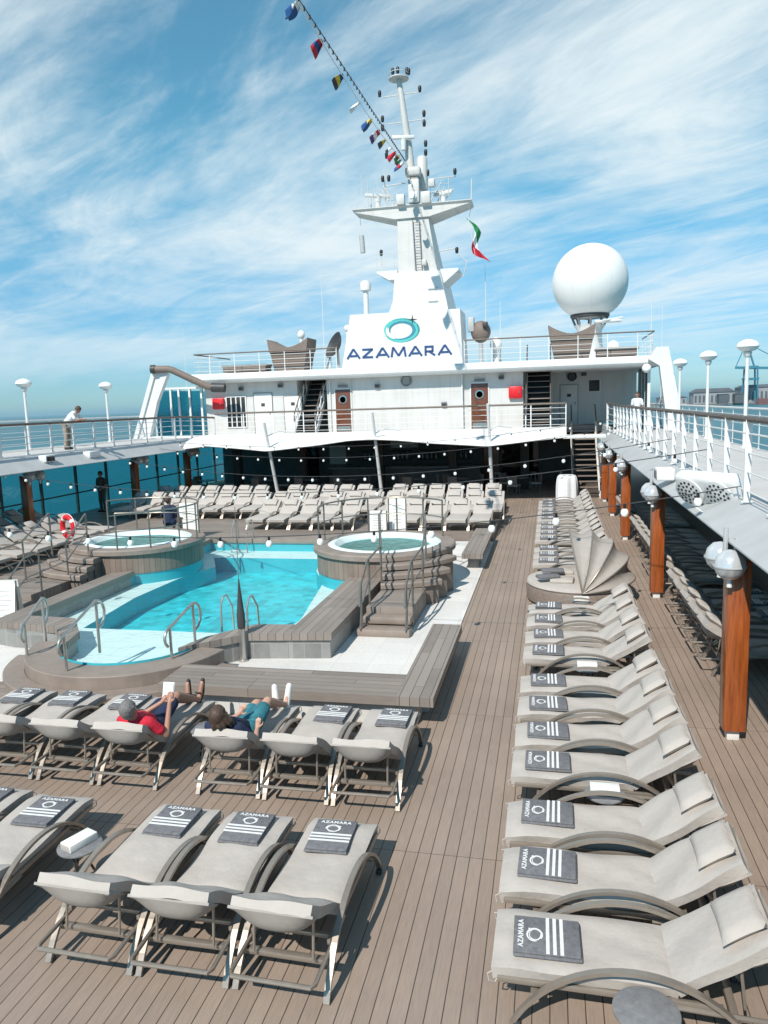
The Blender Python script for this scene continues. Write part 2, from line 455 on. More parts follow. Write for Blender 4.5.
# ------------------------------------------------------------------ camera, sun, sky
cam = bpy.data.cameras.new('camera'); cam.sensor_fit = 'AUTO'; cam.sensor_width = 36.0
cam.lens = 754.0 / 1024 * 36; cam.clip_end = 200000; cam.clip_start = .1
co = bpy.data.objects.new('camera', cam); COL.objects.link(co); scene.camera = co
pitch, roll, yaw = R(8.1), R(1.78), R(12.5)
fw = Vector((-math.sin(yaw)*math.cos(pitch), math.cos(yaw)*math.cos(pitch), -math.sin(pitch)))
r0 = Vector((math.cos(yaw), math.sin(yaw), 0)); u0 = r0.cross(fw)
Rv = r0*math.cos(roll) - u0*math.sin(roll); Uv = u0*math.cos(roll) + r0*math.sin(roll)
mw = Matrix((Rv, Uv, -fw)).transposed().to_4x4(); mw.translation = Vector((0, 0, 4.4)); co.matrix_world = mw

SD = Vector((-.26, -.96, 1.0)).normalized()       # towards the sun
el = math.asin(SD.z); az = math.atan2(SD.x, SD.y)
sun = bpy.data.lights.new('sun', 'SUN'); sun.energy = 5.0; sun.angle = R(.5); sun.color = (1, .935, .85)
so = bpy.data.objects.new('sun', sun); COL.objects.link(so); so.rotation_euler = SD.to_track_quat('Z', 'Y').to_euler()
w = bpy.data.worlds.new('World'); scene.world = w; w.use_nodes = True
nt = w.node_tree; nn = nt.nodes; ll = nt.links; bg = nn['Background']
def nd(t, **k):
    x = nn.new(t)
    for a, b in k.items(): setattr(x, a, b)
    return x
sky = nd('ShaderNodeTexSky', sky_type='NISHITA'); sky.sun_disc = False; sky.sun_elevation = el; sky.sun_rotation = az
sky.altitude = 0; sky.air_density = 1.0; sky.dust_density = .1; sky.ozone_density = 1.4
tc = nd('ShaderNodeTexCoord'); sp = nd('ShaderNodeSeparateXYZ'); ll.new(tc.outputs['Generated'], sp.inputs[0])
def wm(op, a, b=None):
    x = nd('ShaderNodeMath', operation=op)
    for i, q in enumerate((a, b)):
        if q is None: continue
        if isinstance(q, bpy.types.NodeSocket): ll.new(q, x.inputs[i])
        else: x.inputs[i].default_value = q
    return x.outputs[0]
zz = wm('ADD', wm('MAXIMUM', sp.outputs[2], 0.0), .10)
px, py = wm('DIVIDE', sp.outputs[0], zz), wm('DIVIDE', sp.outputs[1], zz)
cb = nd('ShaderNodeCombineXYZ'); ll.new(px, cb.inputs[0]); ll.new(py, cb.inputs[1])
def wnoise(scale, rot, scl, detail=7, rough=.6, dist=0., off=(0, 0, 0)):
    m0 = nd('ShaderNodeMapping'); ll.new(cb.outputs[0], m0.inputs[0]); m0.inputs['Rotation'].default_value = (0, 0, rot)
    mp = nd('ShaderNodeMapping'); ll.new(m0.outputs[0], mp.inputs[0]); mp.inputs['Scale'].default_value = scl
    mp.inputs['Location'].default_value = off
    x = nd('ShaderNodeTexNoise'); ll.new(mp.outputs[0], x.inputs['Vector']); x.inputs['Scale'].default_value = scale
    x.inputs['Detail'].default_value = detail; x.inputs['Roughness'].default_value = rough; x.inputs['Distortion'].default_value = dist
    return x.outputs['Fac']
def wramp(f, a, b, c, d):
    x = nd('ShaderNodeMapRange', interpolation_type='SMOOTHSTEP'); ll.new(f, x.inputs[0])
    for i, q in enumerate((a, b, c, d)): x.inputs[1+i].default_value = q
    return x.outputs[0]
CLROT = R(24)
c1 = wnoise(.50, CLROT, (.40, 1.05, 1), 9, .60, .9, (2.7, 6.2, 0))
c2 = wnoise(1.9, CLROT + R(10), (.42, 1.2, 1), 9, .68, 1.3, (4.1, 2.2, 0))
cl = wm('ADD', wm('MULTIPLY', c1, .78), wm('MULTIPLY', c2, .22))
cover = wm('MULTIPLY', wramp(cl, .39, .60, .05, .95), wramp(sp.outputs[2], .0, .13, .12, 1))
cover = wm('MULTIPLY', cover, wm('MULTIPLY', wramp(sp.outputs[1], -.3, .25, .05, 1), wramp(sp.outputs[2], .60, .85, 1, .1)))
# sky tint: a little more blue-green low down, as the air over this sea
low = wramp(sp.outputs[2], 0.0, .34, 0, 1)
tg = nd('ShaderNodeMix', data_type='RGBA'); ll.new(low, tg.inputs[0]); tg.inputs[6].default_value = (.38, .66, .95, 1); tg.inputs[7].default_value = (.42, 1.12, 1.12, 1)
tint = nd('ShaderNodeMix', data_type='RGBA', blend_type='MULTIPLY'); tint.inputs[0].default_value = 1
ll.new(sky.outputs[0], tint.inputs[6]); ll.new(tg.outputs[2], tint.inputs[7])
mx = nd('ShaderNodeMix', data_type='RGBA'); ll.new(cover, mx.inputs[0]); ll.new(tint.outputs[2], mx.inputs[6])
mx.inputs[7].default_value = (7.2, 8.0, 8.2, 1)
ll.new(mx.outputs[2], bg.inputs['Color']); bg.inputs['Strength'].default_value = .115
scene.view_settings.view_transform = 'Standard'; scene.view_settings.look = 'None'
scene.view_settings.exposure = 0.06; scene.view_settings.gamma = 1
scene.render.film_transparent = False
try:
    scene.cycles.use_denoising = True
    scene.cycles.max_bounces = 8; scene.cycles.transparent_max_bounces = 16; scene.cycles.caustics_reflective = False; scene.cycles.caustics_refractive = False
except Exception: pass
# ------------------------------------------------------------------ railings
def resample(pts, step):
    pts = [Vector(p) for p in pts]; L = [0]
    for a, b in zip(pts, pts[1:]): L.append(L[-1] + (b - a).length)
    n = max(1, round(L[-1] / step)); out = []
    for k in range(n + 1):
        d = L[-1] * k / n; i = 0
        while i < len(pts) - 2 and L[i+1] < d: i += 1
        t = (d - L[i]) / max(L[i+1] - L[i], 1e-9); out.append(pts[i].lerp(pts[i+1], t))
    return out
def railing(name, label, cat, pts, h=1.08, step=1.3, nbars=4, post=(.075, .02), pm='white_paint', hm='teak_rail', hw=.10, group=None, post_round=None, bar_r=.011, handr=None):
    root = thing(name, Vector(pts[0]), label, cat, group)
    P = [Vector(p) for p in pts]
    m = MB()
    if handr: m.tube([p + Vector((0, 0, h)) for p in P], handr, 8)
    else: m.sweep([p + Vector((0, 0, h)) for p in P], hw, .045, (0, 0, 1)) if False else m.tube([p + Vector((0, 0, h)) for p in P], hw * .45, 8)
    m.build('handrail', M[hm], root)
    Q = resample(P, step)
    for i, q in enumerate(Q):
        a = Q[max(i-1, 0)]; b = Q[min(i+1, len(Q)-1)]; d = (b - a); d.z = 0; d = d.normalized() if d.length else Vector((1, 0, 0))
        m = MB()
        if post_round: m.tube([q, q + Vector((0, 0, h))], post_round, 8)
        else:
            rot = Matrix((d.cross(Vector((0, 0, 1))), d, Vector((0, 0, 1)))).transposed()
            m.rbox(q + Vector((0, 0, h / 2)), (post[1], post[0], h), .004, rot, seg=1)
            m.rbox(q + Vector((0, 0, .012)), (post[1] + .06, post[0] + .05, .02), .004, rot, seg=1)
        m.build('post', M[pm], root)
    for k in range(nbars):
        z = h * (k + .6) / (nbars + .35)
        m = MB(); m.tube([p + Vector((0, 0, z)) for p in P], bar_r, 6); m.build('bar', M[pm], root)
    return root

# ------------------------------------------------------------------ sea, land
m = MB(); m.box(-39000, 39000, -2900, 59000, -20.4, -20); structure(m.build('sea', M['sea_water']))
# hull under the decks
m = MB(); m.box(-20.6, 6.2, -30, 70, -19.9, -.65); structure(m.build('hull', M['white_paint']))

# ------------------------------------------------------------------ pool deck with the basin cut out
basin = [(-4.35, 12.0), (-4.35, 21.6), (-10.3, 21.6), (-10.3, 12.0), (-8.6, 11.4), (-8.2, 10.4), (-7.1, 9.95), (-6.0, 10.4), (-5.6, 11.4)]
m = MB(); m.prism([(-20.5, -12), (6.1, -12), (6.1, 60), (-20.5, 60)], -.25, 0, holes=[basin])
structure(m.build('pool_deck', M['deck_planks']))

# pale paving round the pool
def arcpts(cx, cy, r, a0, a1, n):
    return [(cx + r * math.cos(R(a0 + (a1 - a0) * i / n)), cy + r * math.sin(R(a0 + (a1 - a0) * i / n))) for i in range(n + 1)]
m = MB(); m.prism([(-5.9, 10.2), (-2.0, 10.2), (-2.0, 12.9), (-1.72, 13.0), (-1.72, 23.55), (-3.0, 23.55), (-4.3, 20.5), (-4.3, 12.6), (-5.2, 12.5), (-5.95, 11.6)], .0, .03)
structure(m.build('paving', M['pebble_tile']))
m = MB(); m.prism([(-8.95, 11.5), (-9.3, 12.5), (-10.35, 12.6), (-13.2, 15.6), (-13.2, 10.2), (-8.9, 10.2)], .0, .03)
structure(m.build('paving', M['pebble_tile']))

# terrace behind and beside the pool
TZ = .25
terr = [(-1.75, 23.6), (-1.75, 31.6), (-19.6, 31.6), (-19.6, 13.2), (-14.0, 13.2), (-13.0, 16.8), (-13.0, 20.2), (-11.2, 21.35), (-8.7, 21.35), (-7.6, 21.9), (-6.4, 22.6), (-5.2, 23.3), (-4.0, 23.6)]
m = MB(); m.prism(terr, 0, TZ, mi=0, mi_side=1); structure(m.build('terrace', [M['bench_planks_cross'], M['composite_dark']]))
# ------------------------------------------------------------------ swimming pool
WZ = .425
pool = thing('swimming_pool', (-7.2, 16, 0), 'turquoise swimming pool with wide wooden coaming between two raised hot tubs', 'pool')
shelf_out = [(-4.45, 12.55), (-4.45, 21.15), (-10.15, 21.15), (-10.15, 12.55), (-9.0, 12.5), (-8.35, 11.7)] + arcpts(-7.1, 11.55, 1.25, 180, 360, 18) + [(-5.85, 11.7), (-5.2, 12.5)]
deep = [(-5.0, 13.1), (-4.95, 14.2), (-5.4, 17.2), (-6.0, 18.6), (-6.3, 20.1), (-9.6, 20.1), (-9.0, 18.9), (-9.35, 17.4), (-9.45, 15.5), (-9.2, 13.1)]
m = MB(); m.prism(shelf_out, -.1, .12, holes=[deep], sides=False, bottom=False); m.build('shallow_shelf', M['shelf_white'], pool)
m = MB(); m.prism(deep, -.4, -.3, sides=False, bottom=False); m.build('pool_floor', M['pool_ripple_mosaic'], pool)
m = MB(); k = len(deep)
for i in range(k):
    a, b = deep[i], deep[(i+1) % k]; m.add([(*a, -.31), (*b, -.31), (*b, .12), (*a, .12)], [(0, 1, 2, 3)])
k = len(shelf_out)
for i in range(k):
    a, b = shelf_out[i], shelf_out[(i+1) % k]; m.add([(*a, .1), (*b, .1), (*b, .46), (*a, .46)], [(0, 1, 2, 3)])
m.build('pool_wall', M['pool_side'], pool)
wat = [(x + (x + 7.2) * .004, y + (y - 16) * .003) for x, y in shelf_out]
m = MB(); m.prism(wat, WZ - .1, WZ, sides=False, bottom=False); m.build('water', M['pool_water'], pool)
CAPZ = .50
def coaming(poly_body, poly_cap, mcap):
    m = MB(); m.prism(poly_body, 0, CAPZ - .13, bottom=False); m.build('tiled_wall', M['wall_tile'], pool)
    m = MB(); m.prism(poly_cap, CAPZ - .129, CAPZ); m.build('coaming_cap', M[mcap], pool)
# right leg, front right, front left, left leg (mirror), back
coaming([(-3.74, 12.20), (-3.74, 16.5), (-4.44, 16.5), (-4.44, 12.56), (-5.19, 12.50), (-5.80, 11.68), (-6.02, 11.15), (-5.20, 12.0)],
        [(-3.70, 12.16), (-3.70, 16.6), (-4.50, 16.6), (-4.50, 12.60), (-5.24, 12.54), (-5.84, 11.72), (-6.04, 11.08), (-5.18, 11.96)], 'bench_planks_long')
coaming([(-10.5, 12.20), (-10.0, 12.05), (-9.0, 12.0), (-8.2, 11.15), (-8.36, 11.7), (-9.0, 12.5), (-10.14, 12.56), (-10.14, 16.5), (-10.55, 16.2)],
        [(-10.52, 12.16), (-9.0, 11.96), (-8.16, 11.08), (-8.32, 11.72), (-8.96, 12.54), (-10.09, 12.60), (-10.09, 16.6), (-10.56, 16.3)], 'bench_planks_long')
coaming([(-4.46, 21.16), (-4.46, 21.6), (-5.6, 22.1), (-7.0, 21.75), (-8.3, 21.15)], [(-4.4, 21.1), (-4.4, 21.66), (-5.6, 22.15), (-7.0, 21.8), (-8.32, 21.1)], 'composite')
coaming([(-8.36, 21.16), (-8.6, 21.34), (-11.2, 21.34), (-11.6, 21.0), (-11.0, 20.2), (-10.16, 20.2), (-10.16, 21.16)],
        [(-8.34, 21.1), (-8.55, 21.34), (-11.25, 21.34), (-11.7, 21.0), (-11.0, 20.15), (-10.1, 20.15), (-10.1, 21.1)], 'composite')
# rounded entry steps
m = MB(); m.ring((-7.1, 11.55), 1.24, 1.78, 0, .425, 40, PI*1.04, PI*.92); m.build('entry_step', M['composite'], pool)
m = MB(); m.ring((-7.1, 11.55), 1.781, 2.12, 0, .22, 40, PI*1.06, PI*.88); m.build('entry_step', M['composite'], pool)

# L-shaped bench in front of the pool
b = thing('corner_bench', (-2, 10, 0), 'low L-shaped brown slatted bench bordering the pale paving', 'bench')
m = MB(); m.box(-5.6, -2.05, 9.6, 10.45, .33, .46); m.build('bench_top', M['bench_planks_cross'], b)
m = MB(); m.box(-2.049, -1.53, 9.6, 13.05, .33, .46); m.build('bench_top', M['bench_planks_long'], b)
for q in ((-5.6, -1.78, 9.74, 10.2), (-1.96, -1.70, 10.201, 12.0), (-1.96, -1.68, 12.2, 12.75)):
    m = MB(); m.box(*q, .0, .329); m.build('bench_base', M['wall_paint'], b)
b = thing('side_bench', (-1.9, 22, 0), 'short brown slatted bench beyond the right hot tub', 'bench')
m = MB(); m.box(-2.25, -1.7, 19.4, 23.5, .33, .46); m.build('bench_top', M['bench_planks_long'], b)
for q in ((19.7, 20.4), (22.4, 23.1)):
    m = MB(); m.box(-2.12, -1.83, *q, 0.03, .329); m.build('bench_base', M['wall_tile'], b)
b = thing('step_bench', (-6, 9.6, 0), 'low brown wooden step running left from the corner bench', 'step')
m = MB(); m.box(-13.2, -5.62, 9.62, 10.15, .0, .13); m.build('step_board', M['bench_planks_cross'], b)

# ------------------------------------------------------------------ hot tubs
def hot_tub(cx, cy, label, mir):
    JZ = 1.02; t = thing('hot_tub', (cx, cy, 0), label, 'hot tub')
    m = MB(); m.lathe([(1.68, WZ - .03), (1.68, JZ - .1)], 56, (cx, cy, 0), smooth=True); m.build('body', M['tub_planks'], t)
    m = MB(); m.lathe([(1.66, -.4), (1.66, WZ - .031)], 56, (cx, cy, 0), smooth=True); m.build('plinth', M['pool_side'], t)
    m = MB(); m.ring((cx, cy), 1.30, 1.76, JZ - .13, JZ, 64, bev=.03); m.build('rim', M['composite'], t)
    m = MB(); m.lathe([(1.40, JZ + .004), (1.34, JZ + .03), (1.24, JZ + .025), (1.16, JZ - .06), (1.12, JZ - .12)], 56, (cx, cy, 0), cap=False); m.build('shell_rim', M['shelf_white'], t)
    m = MB(); m.lathe([(1.12, JZ - .119), (1.08, JZ - .22), (.88, JZ - .26), (.8, JZ - .75), (0, JZ - .78)], 56, (cx, cy, 0), cap=False); m.build('shell', M['tub_shell'], t)
    m = MB(); m.lathe([(1.135, JZ - .085), (0, JZ - .085)], 48, (cx, cy, 0)); m.build('tub_water', M['tub_water'], t)
    # stair: curved treads at the front outer quarter
    for i, (r, z) in enumerate(((2.0, .87), (2.28, .72), (2.56, .58))):
        e = (-22, -38, -49)[i]; s0, s1 = (-80, e) if mir > 0 else (180 - e, 268)
        m = MB(); n = 22
        r0_ = 1.69 if i == 0 else (2.0, 2.28)[i-1] + .001
        m.ring((cx, cy), r0_, r + .03, z - .12, z, n, R(s0), R(s1 - s0), bev=.03); m.build('tread', M['composite'], t)
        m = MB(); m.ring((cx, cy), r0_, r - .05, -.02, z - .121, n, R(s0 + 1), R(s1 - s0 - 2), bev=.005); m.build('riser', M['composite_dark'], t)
    return t
JR, JL = (-4.0, 18.0), (-10.85, 18.2)
tubR = hot_tub(*JR, 'round raised hot tub at the right side of the pool, stair facing the camera', 1)
tubL = hot_tub(*JL, 'round raised hot tub at the left side of the pool, life ring behind it', -1)
def tub_steps(x0, x1, ys, t):
    # lower flight and landing
    m = MB(); m.rbox(((x0+x1)/2, ys[0]+.16, .095), (x1-x0+.1, .36, .15), .03); m.build('tread', M['composite'], t)
    m = MB(); m.rbox(((x0+x1)/2, ys[0]+.48, .255), (x1-x0+.04, .36, .14), .03); m.build('tread', M['composite'], t)
    m = MB(); m.box(x0, x1, ys[0]+.62, ys[1], 0, .44); m.build('landing', M['bench_planks_cross'], t)
tub_steps(-3.55, -2.62, (13.5, 15.75), tubR)
tub_steps(-12.55, -11.3, (13.7, 15.9), tubL)

# hand rails of the tubs and pool
def tuberail(name, label, cat, runs, group=None, mat_='steel_rail', r=.022):
    P0 = runs[0][1][0]; root = thing(name, Vector((P0[0], P0[1], 0)), label, cat, group)
    for nm, pts in runs:
        m = MB(); m.tube(pts, r if nm != 'bar' else r * .7, 8); m.build(nm, M[mat_], root)
    return root
def tub_ring_rail(cx, cy, a0, a1, label, n=5):
    z0 = 1.02; runs = []; rr = 1.62
    pts = [(x, y, z0 + .92) for x, y in arcpts(cx, cy, rr, a0, a1, 20)]
    runs.append(('handrail', pts))
    runs.append(('bar', [(x, y, z0 + .48) for x, y in arcpts(cx, cy, rr, a0, a1, 20)]))
    for x, y in arcpts(cx, cy, rr, a0, a1, n): runs.append(('post', [(x, y, z0 - .02), (x, y, z0 + .92)]))
    return tuberail('tub_railing', label, 'railing', runs)
tub_ring_rail(*JR, 35, 200, 'curved steel guard rail around the back of the right hot tub', 6)
tub_ring_rail(*JL, -78, 150, 'curved steel guard rail around the left hot tub', 8)
def stair_rail(pts, posts, label, drop=.45):
    runs = [('handrail', pts), ('bar', [(x, y, z - drop) for x, y, z in pts])]
    for x, y, z0, z1 in posts: runs.append(('post', [(x, y, z0), (x, y, z1)]))
    return tuberail('stair_handrail', label, 'handrail', runs, 'handrails of the hot tub stairs')
G = [(-3.5, 13.55), (-2.62, 13.55)]
stair_rail([(-3.52, 13.45, .62), (-3.52, 13.6, 1.0), (-3.52, 14.2, 1.36), (-3.55, 15.6, 1.40), (-3.75, 16.45, 1.95), (-3.8, 16.9, 1.97)],
           [(-3.52, 13.62, .0, 1.02), (-3.52, 14.3, .3, 1.36), (-3.55, 15.55, .4, 1.4), (-3.78, 16.5, 1.0, 1.95)], 'steel stair handrail on the inner side of the right hot tub stair')
stair_rail([(-2.64, 13.45, .62), (-2.64, 13.6, 1.0), (-2.64, 14.2, 1.36), (-2.62, 15.5, 1.40), (-2.7, 16.45, 1.8), (-2.85, 17.0, 1.97)],
           [(-2.64, 13.62, .0, 1.02), (-2.64, 14.3, .3, 1.36), (-2.62, 15.45, .4, 1.4), (-2.72, 16.5, .9, 1.82)], 'steel stair handrail on the outer side of the right hot tub stair')
stair_rail([(-12.5, 13.6, .9), (-12.5, 14.2, 1.30), (-12.5, 15.7, 1.38), (-12.35, 16.6, 1.95)],
           [(-12.5, 13.75, .0, 1.0), (-12.5, 14.7, .3, 1.34), (-12.48, 15.7, .4, 1.38), (-12.35, 16.6, .9, 1.95)], 'steel stair handrail on the outer side of the left hot tub stair')
stair_rail([(-11.3, 13.6, .9), (-11.3, 14.2, 1.30), (-11.3, 15.7, 1.38), (-11.25, 16.5, 1.95)],
           [(-11.3, 13.75, .0, 1.0), (-11.3, 14.7, .3, 1.34), (-11.3, 15.7, .4, 1.38), (-11.25, 16.5, .9, 1.95)], 'steel stair handrail on the pool side of the left hot tub stair')
def hoop(x, y, dx, dy, h=.85, L=.95, label='', z0=0.0, z1=.4, base=.12):
    # hand rail at the entry steps: long post, arch over, short post by the water
    d = Vector((dx, dy, 0)).normalized()
    a = Vector((x, y, z0)); b = a + d * L; b.z = z1
    t1 = Vector((a.x, a.y, z0 + h)); t2 = Vector((b.x, b.y, z1 + h - .1))
    arc = [t2 + d * (.22 * math.sin(q)) + Vector((0, 0, -.24 + .24 * math.cos(q))) for q in (0, .5, 1.0, 1.5, 2.0, 2.6, 3.1)]
    arcb = [t1 - d * (.16 * math.sin(q)) + Vector((0, 0, -.16 + .16 * math.cos(q))) for q in (2.6, 2.0, 1.5, 1.0, .5, 0)]
    return tuberail('pool_handrail', label, 'handrail', [('handrail', arcb + [t1, t2] + arc), ('post', [a, t1 + Vector((0, 0, 0))]), ('post', [b, t2])], 'handrails at the pool entry steps', 'stainless', .024)
hoop(-7.38, 10.0, -.0, 1, 1.0, .9, 'arched steel handrail at the middle of the rounded pool entry', .0, .42)
hoop(-8.55, 10.6, -.32, 1, .98, .9, 'arched steel handrail left of the rounded pool entry, beside the sign stand', .0, .3)
hoop(-5.98, 10.75, .1, 1, .85, .7, 'arched steel handrail right of the rounded pool entry', .1, .42)
def ladder(x, y, d, label):
    runs = []
    for s in (-.25, .25):
        runs.append(('handrail', [(x + s, y - d*.38, CAPZ - .05), (x + s, y - d*.36, CAPZ + .42), (x + s, y - d*.26, CAPZ + .56), (x + s, y - d*.1, CAPZ + .56), (x + s, y + d*.12, CAPZ + .3), (x + s, y + d*.2, WZ - .6)]))
    for z in (.2, -.1): runs.append(('rung', [(x - .25, y + d*.19, z), (x + .25, y + d*.19, z)]))
    return tuberail('pool_ladder', label, 'ladder', runs, 'pool ladders', 'stainless', .02)
ladder(-5.5, 12.55, 1, 'steel pool ladder at the near edge by the shower post')
ladder(-9.1, 21.0, -1, 'steel pool ladder at the far edge of the pool')
s = thing('shower_post', (-5.25, 11.9, 0), 'slim grey post with tapered dark head and whip rod on the pool coaming', 'post')
m = MB(); m.lathe([(.085, .03), (.085, .06), (.06, .07), (.06, .62)], 16, (-5.24, 11.88, 0)); m.build('post_base', M['stainless'], s)
m = MB(); m.lathe([(.062, .62), (.072, .66), (.072, .85), (.055, 1.0), (.016, 1.42), (.01, 1.5)], 16, (-5.24, 11.88, 0)); m.build('post_head', M['dark_grey'], s)
m = MB(); m.tube([(-5.24, 11.88, 1.48), (-5.24, 11.9, 2.75)], .007, 6); m.build('rod', M['steel_rail'], s)

# ------------------------------------------------------------------ upper deck ring
UZ = 3.13
def side_deck(inner_lo, inner_hi, z_lo, z_hi, outer, top, name):
    # promenade with the sloping grey gutter board along its inner edge
    y0, y1 = -6, 46; m = MB()
    d = 1 if outer > inner_hi else -1
    X = [inner_lo, inner_hi, inner_hi + d*.16, outer, outer, inner_lo]; Zs = [z_lo, z_hi, top, top, z_lo - .02, z_lo - .02]
    n = 6; vs = [(X[i], y0, Zs[i]) for i in range(n)] + [(X[i], y1, Zs[i]) for i in range(n)]
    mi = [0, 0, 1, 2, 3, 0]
    for i in range(n):
        j = (i + 1) % n
        f = (i, j, n + j, n + i) if d < 0 else (j, i, n + i, n + j)
        m.add([vs[k] for k in f], [(3, 2, 1, 0)], mi[i])
    m.add([vs[k] for k in range(n)], [tuple(range(n))], 0); m.add([vs[n + k] for k in range(n)], [tuple(range(n))], 0)
    structure(m.build(name, [M['grey_paint'], M['promenade_coating'], M['white_paint'], M['ceiling_paint']]))
side_deck(2.2, 2.66, 2.57, 2.84, 5.75, 2.86, 'promenade_deck')
side_deck(-16.35, -17.0, 2.62, 3.08, -20.3, 3.10, 'promenade_deck')
# crossover deck at the deckhouse
m = MB(); m.prism([(-19.9, 34.9), (.75, 34.9), (.75, 39.3), (2.5, 39.3), (2.5, 34.9), (2.64, 34.9), (2.64, 46), (-19.9, 46)], 2.74, UZ, mi=0, mi_side=1)
structure(m.build('crossover_deck', [M['promenade_coating'], M['white_paint']]))

# rails on the upper deck
railing('promenade_railing', 'white railing with grey handrail along the inner edge of the right promenade', 'railing',
        [(2.72, 1, 2.86), (2.72, 33.2, 2.9), (2.66, 34.2, 2.95), (2.5, 34.8, 3.0)], 1.17, 1.32, 4, post=(.025, .09))
railing('promenade_railing', 'white railing along the inner edge of the left promenade, a man leaning on it', 'railing',
        [(-17.15, 8, 3.10), (-17.15, 33.0, 3.10), (-16.9, 34.2, 3.06), (-16.2, 34.95, 3.0)], 1.02, 1.32, 4, post=(.10, .03))
railing('crossover_railing', 'long white railing across the front of the deckhouse between the stairs', 'railing', [(-16.2, 34.96, 3.13), (.72, 34.96, 3.13)], 1.08, 1.5, 4, post=(.05, .02))
railing('outer_railing', 'white railing along the outer edge of the right promenade facing the harbour', 'railing', [(5.55, 4, 2.86), (5.55, 45, 2.9)], 1.1, 1.5, 4, hm='white_paint', hw=.07)
railing('outer_railing', 'white railing along the outer edge of the left promenade facing the open sea', 'railing', [(-20.0, 8, 3.1), (-20.0, 44, 3.1)], 1.1, 1.5, 4, hm='white_paint', hw=.07)
# small black sign on the outer right rail
sg = thing('rail_sign', (5.48, 17.5, 3), 'small black sign with a white letter C on the right outer railing', 'sign')
m = MB(); m.rbox((5.47, 18.2, 3.62), (.025, .62, .42), .01); m.build('panel', M['black'], sg)
m = MB(); text_mesh(m, 'C', .44, Matrix.Translation((5.452, 18.3, 3.48)) @ Matrix(((0, 0, -1, 0), (1, 0, 0, 0), (0, 1, 0, 0), (0, 0, 0, 1))).to_4x4() @ Matrix.Diagonal((-1, 1, 1, 1)), 0, .003, .012); m.build('lettering', M['white_paint'], sg)

# side windscreens of the pool deck
def windscreen(x, y0, y1, z0, z1, gm, label, step=2.3):
    t = thing('windscreen', (x, y0, 0), label, 'windscreen')
    m = MB(); m.box(x - .008, x + .008, y0, y1, z0 + .05, z1 - .05); m.build('glass_panel', M[gm], t)
    n = round((y1 - y0) / step)
    for k in range(n + 1):
        y = y0 + (y1 - y0) * k / n
        m = MB(); m.box(x - .05, x + .05, y - .045, y + .045, z0, z1); m.build('mullion', M['teak_rail' if x < 0 else 'dark_grey'], t)
    m = MB(); m.box(x - .045, x + .045, y0, y1, z0 + .0, z0 + .06); m.build('sill', M['grey_paint'], t)
    m = MB(); m.tube([(x + (.12 if x < 0 else -.12), y0, z0 + 1.05), (x + (.12 if x < 0 else -.12), y1, z0 + 1.05)], .03, 8); m.build('grab_rail', M['teak_rail'], t)
windscreen(-19.95, 8, 45, .0, 2.6, 'teal_glass', 'tall teal glass windscreen along the left side of the pool deck')
windscreen(5.6, 3, 45, .0, 2.55, 'shaded_glass', 'tall shade-darkened glass windscreen along the shaded right side of the pool deck')

# varnished posts under the promenade edges
def deck_post(x, y, z0, z1, label, g):
    t = thing('deck_post', (x, y, z0), label, 'post', g)
    m = MB(); m.rbox((x, y, (z0 + .14 + z1) / 2), (.27, .27, z1 - z0 - .14), .012); m.build('post_shaft', M['varnished_wood'], t)
    m = MB(); m.rbox((x, y, z0 + .07), (.15, .15, .14), .01); m.build('post_foot', M['white_paint'], t)
    m = MB(); m.box(x - .045, x + .045, y - .045, y + .045, z1, 2.62); m.build('post_neck', M['grey_paint'], t)
ORD = ['nearest', 'second nearest', 'third nearest', 'fourth nearest', 'fifth nearest', 'farthest']
RY = (9.95, 17.1, 24.2, 29.2, 33.3)
for i, y in enumerate(RY): deck_post(2.30, y, 0, 2.36, ('orange varnished wooden post under the right promenade, %s to the camera' % (ORD[i] if i < 4 else 'farthest')), 'varnished posts of the right promenade')
LY = (16.0, 22.6, 29.6, 34.5)
for i, y in enumerate(LY): deck_post(-17.6, y, .0, 2.36, ('dark red wooden post under the left promenade, %s' % ('out at the left edge', 'left of the life ring', 'behind the life ring', 'farthest back')[i]), 'varnished posts of the left promenade')
# twin globe lamps at the post heads
def globe_lamp(x, y, z, label, side):
    t = thing('globe_lamp', (x, y, z), label, 'lamp', 'twin globe lamps under the promenade edges')
    m = MB(); m.tube([(x, y - .26, z + .1), (x, y + .26, z + .1)], .025, 8); m.tube([(x + side * .0, y, z + .1), (x, y, z + .42)], .03, 8); m.build('bracket', M['grey_paint'], t)
    for s in (-1, 1):
        c = (x, y + s * .27, z)
        m = MB(); m.lathe([(0.0, .19), (.09, .172), (.16, .10), (.19, .0), (.192, -.02)], 20, c); m.lathe([(.192, -.02), (.16, -.105), (.1, -.165), (.03, -.19), (0, -.19)], 20, c)
        g = m.build('globe', M['globe_glass'], t)
        m = MB(); m.lathe([(.0, -.17), (.03, -.175), (.034, -.28), (.0, -.285)], 10, c); m.build('finial', M['white_paint'], g)
        m = MB(); m.lathe([(.197, -.025), (.2, -.015), (.197, -.002)], 20, c); m.build('band', M['grey_paint'], g)
for i, y in enumerate(RY): globe_lamp(2.16, y + .05, 2.33, 'pair of silver globe lamps over the %s orange post on the right' % (ORD[i] if i < 4 else 'farthest'), 1)
for i, y in enumerate(LY): globe_lamp(-17.15, y - .1, 2.36, 'pair of silver globe lamps by the %s left post' % ('out-of-the-way', 'nearest dark red', 'middle dark red', 'farthest dark red')[i], -1)

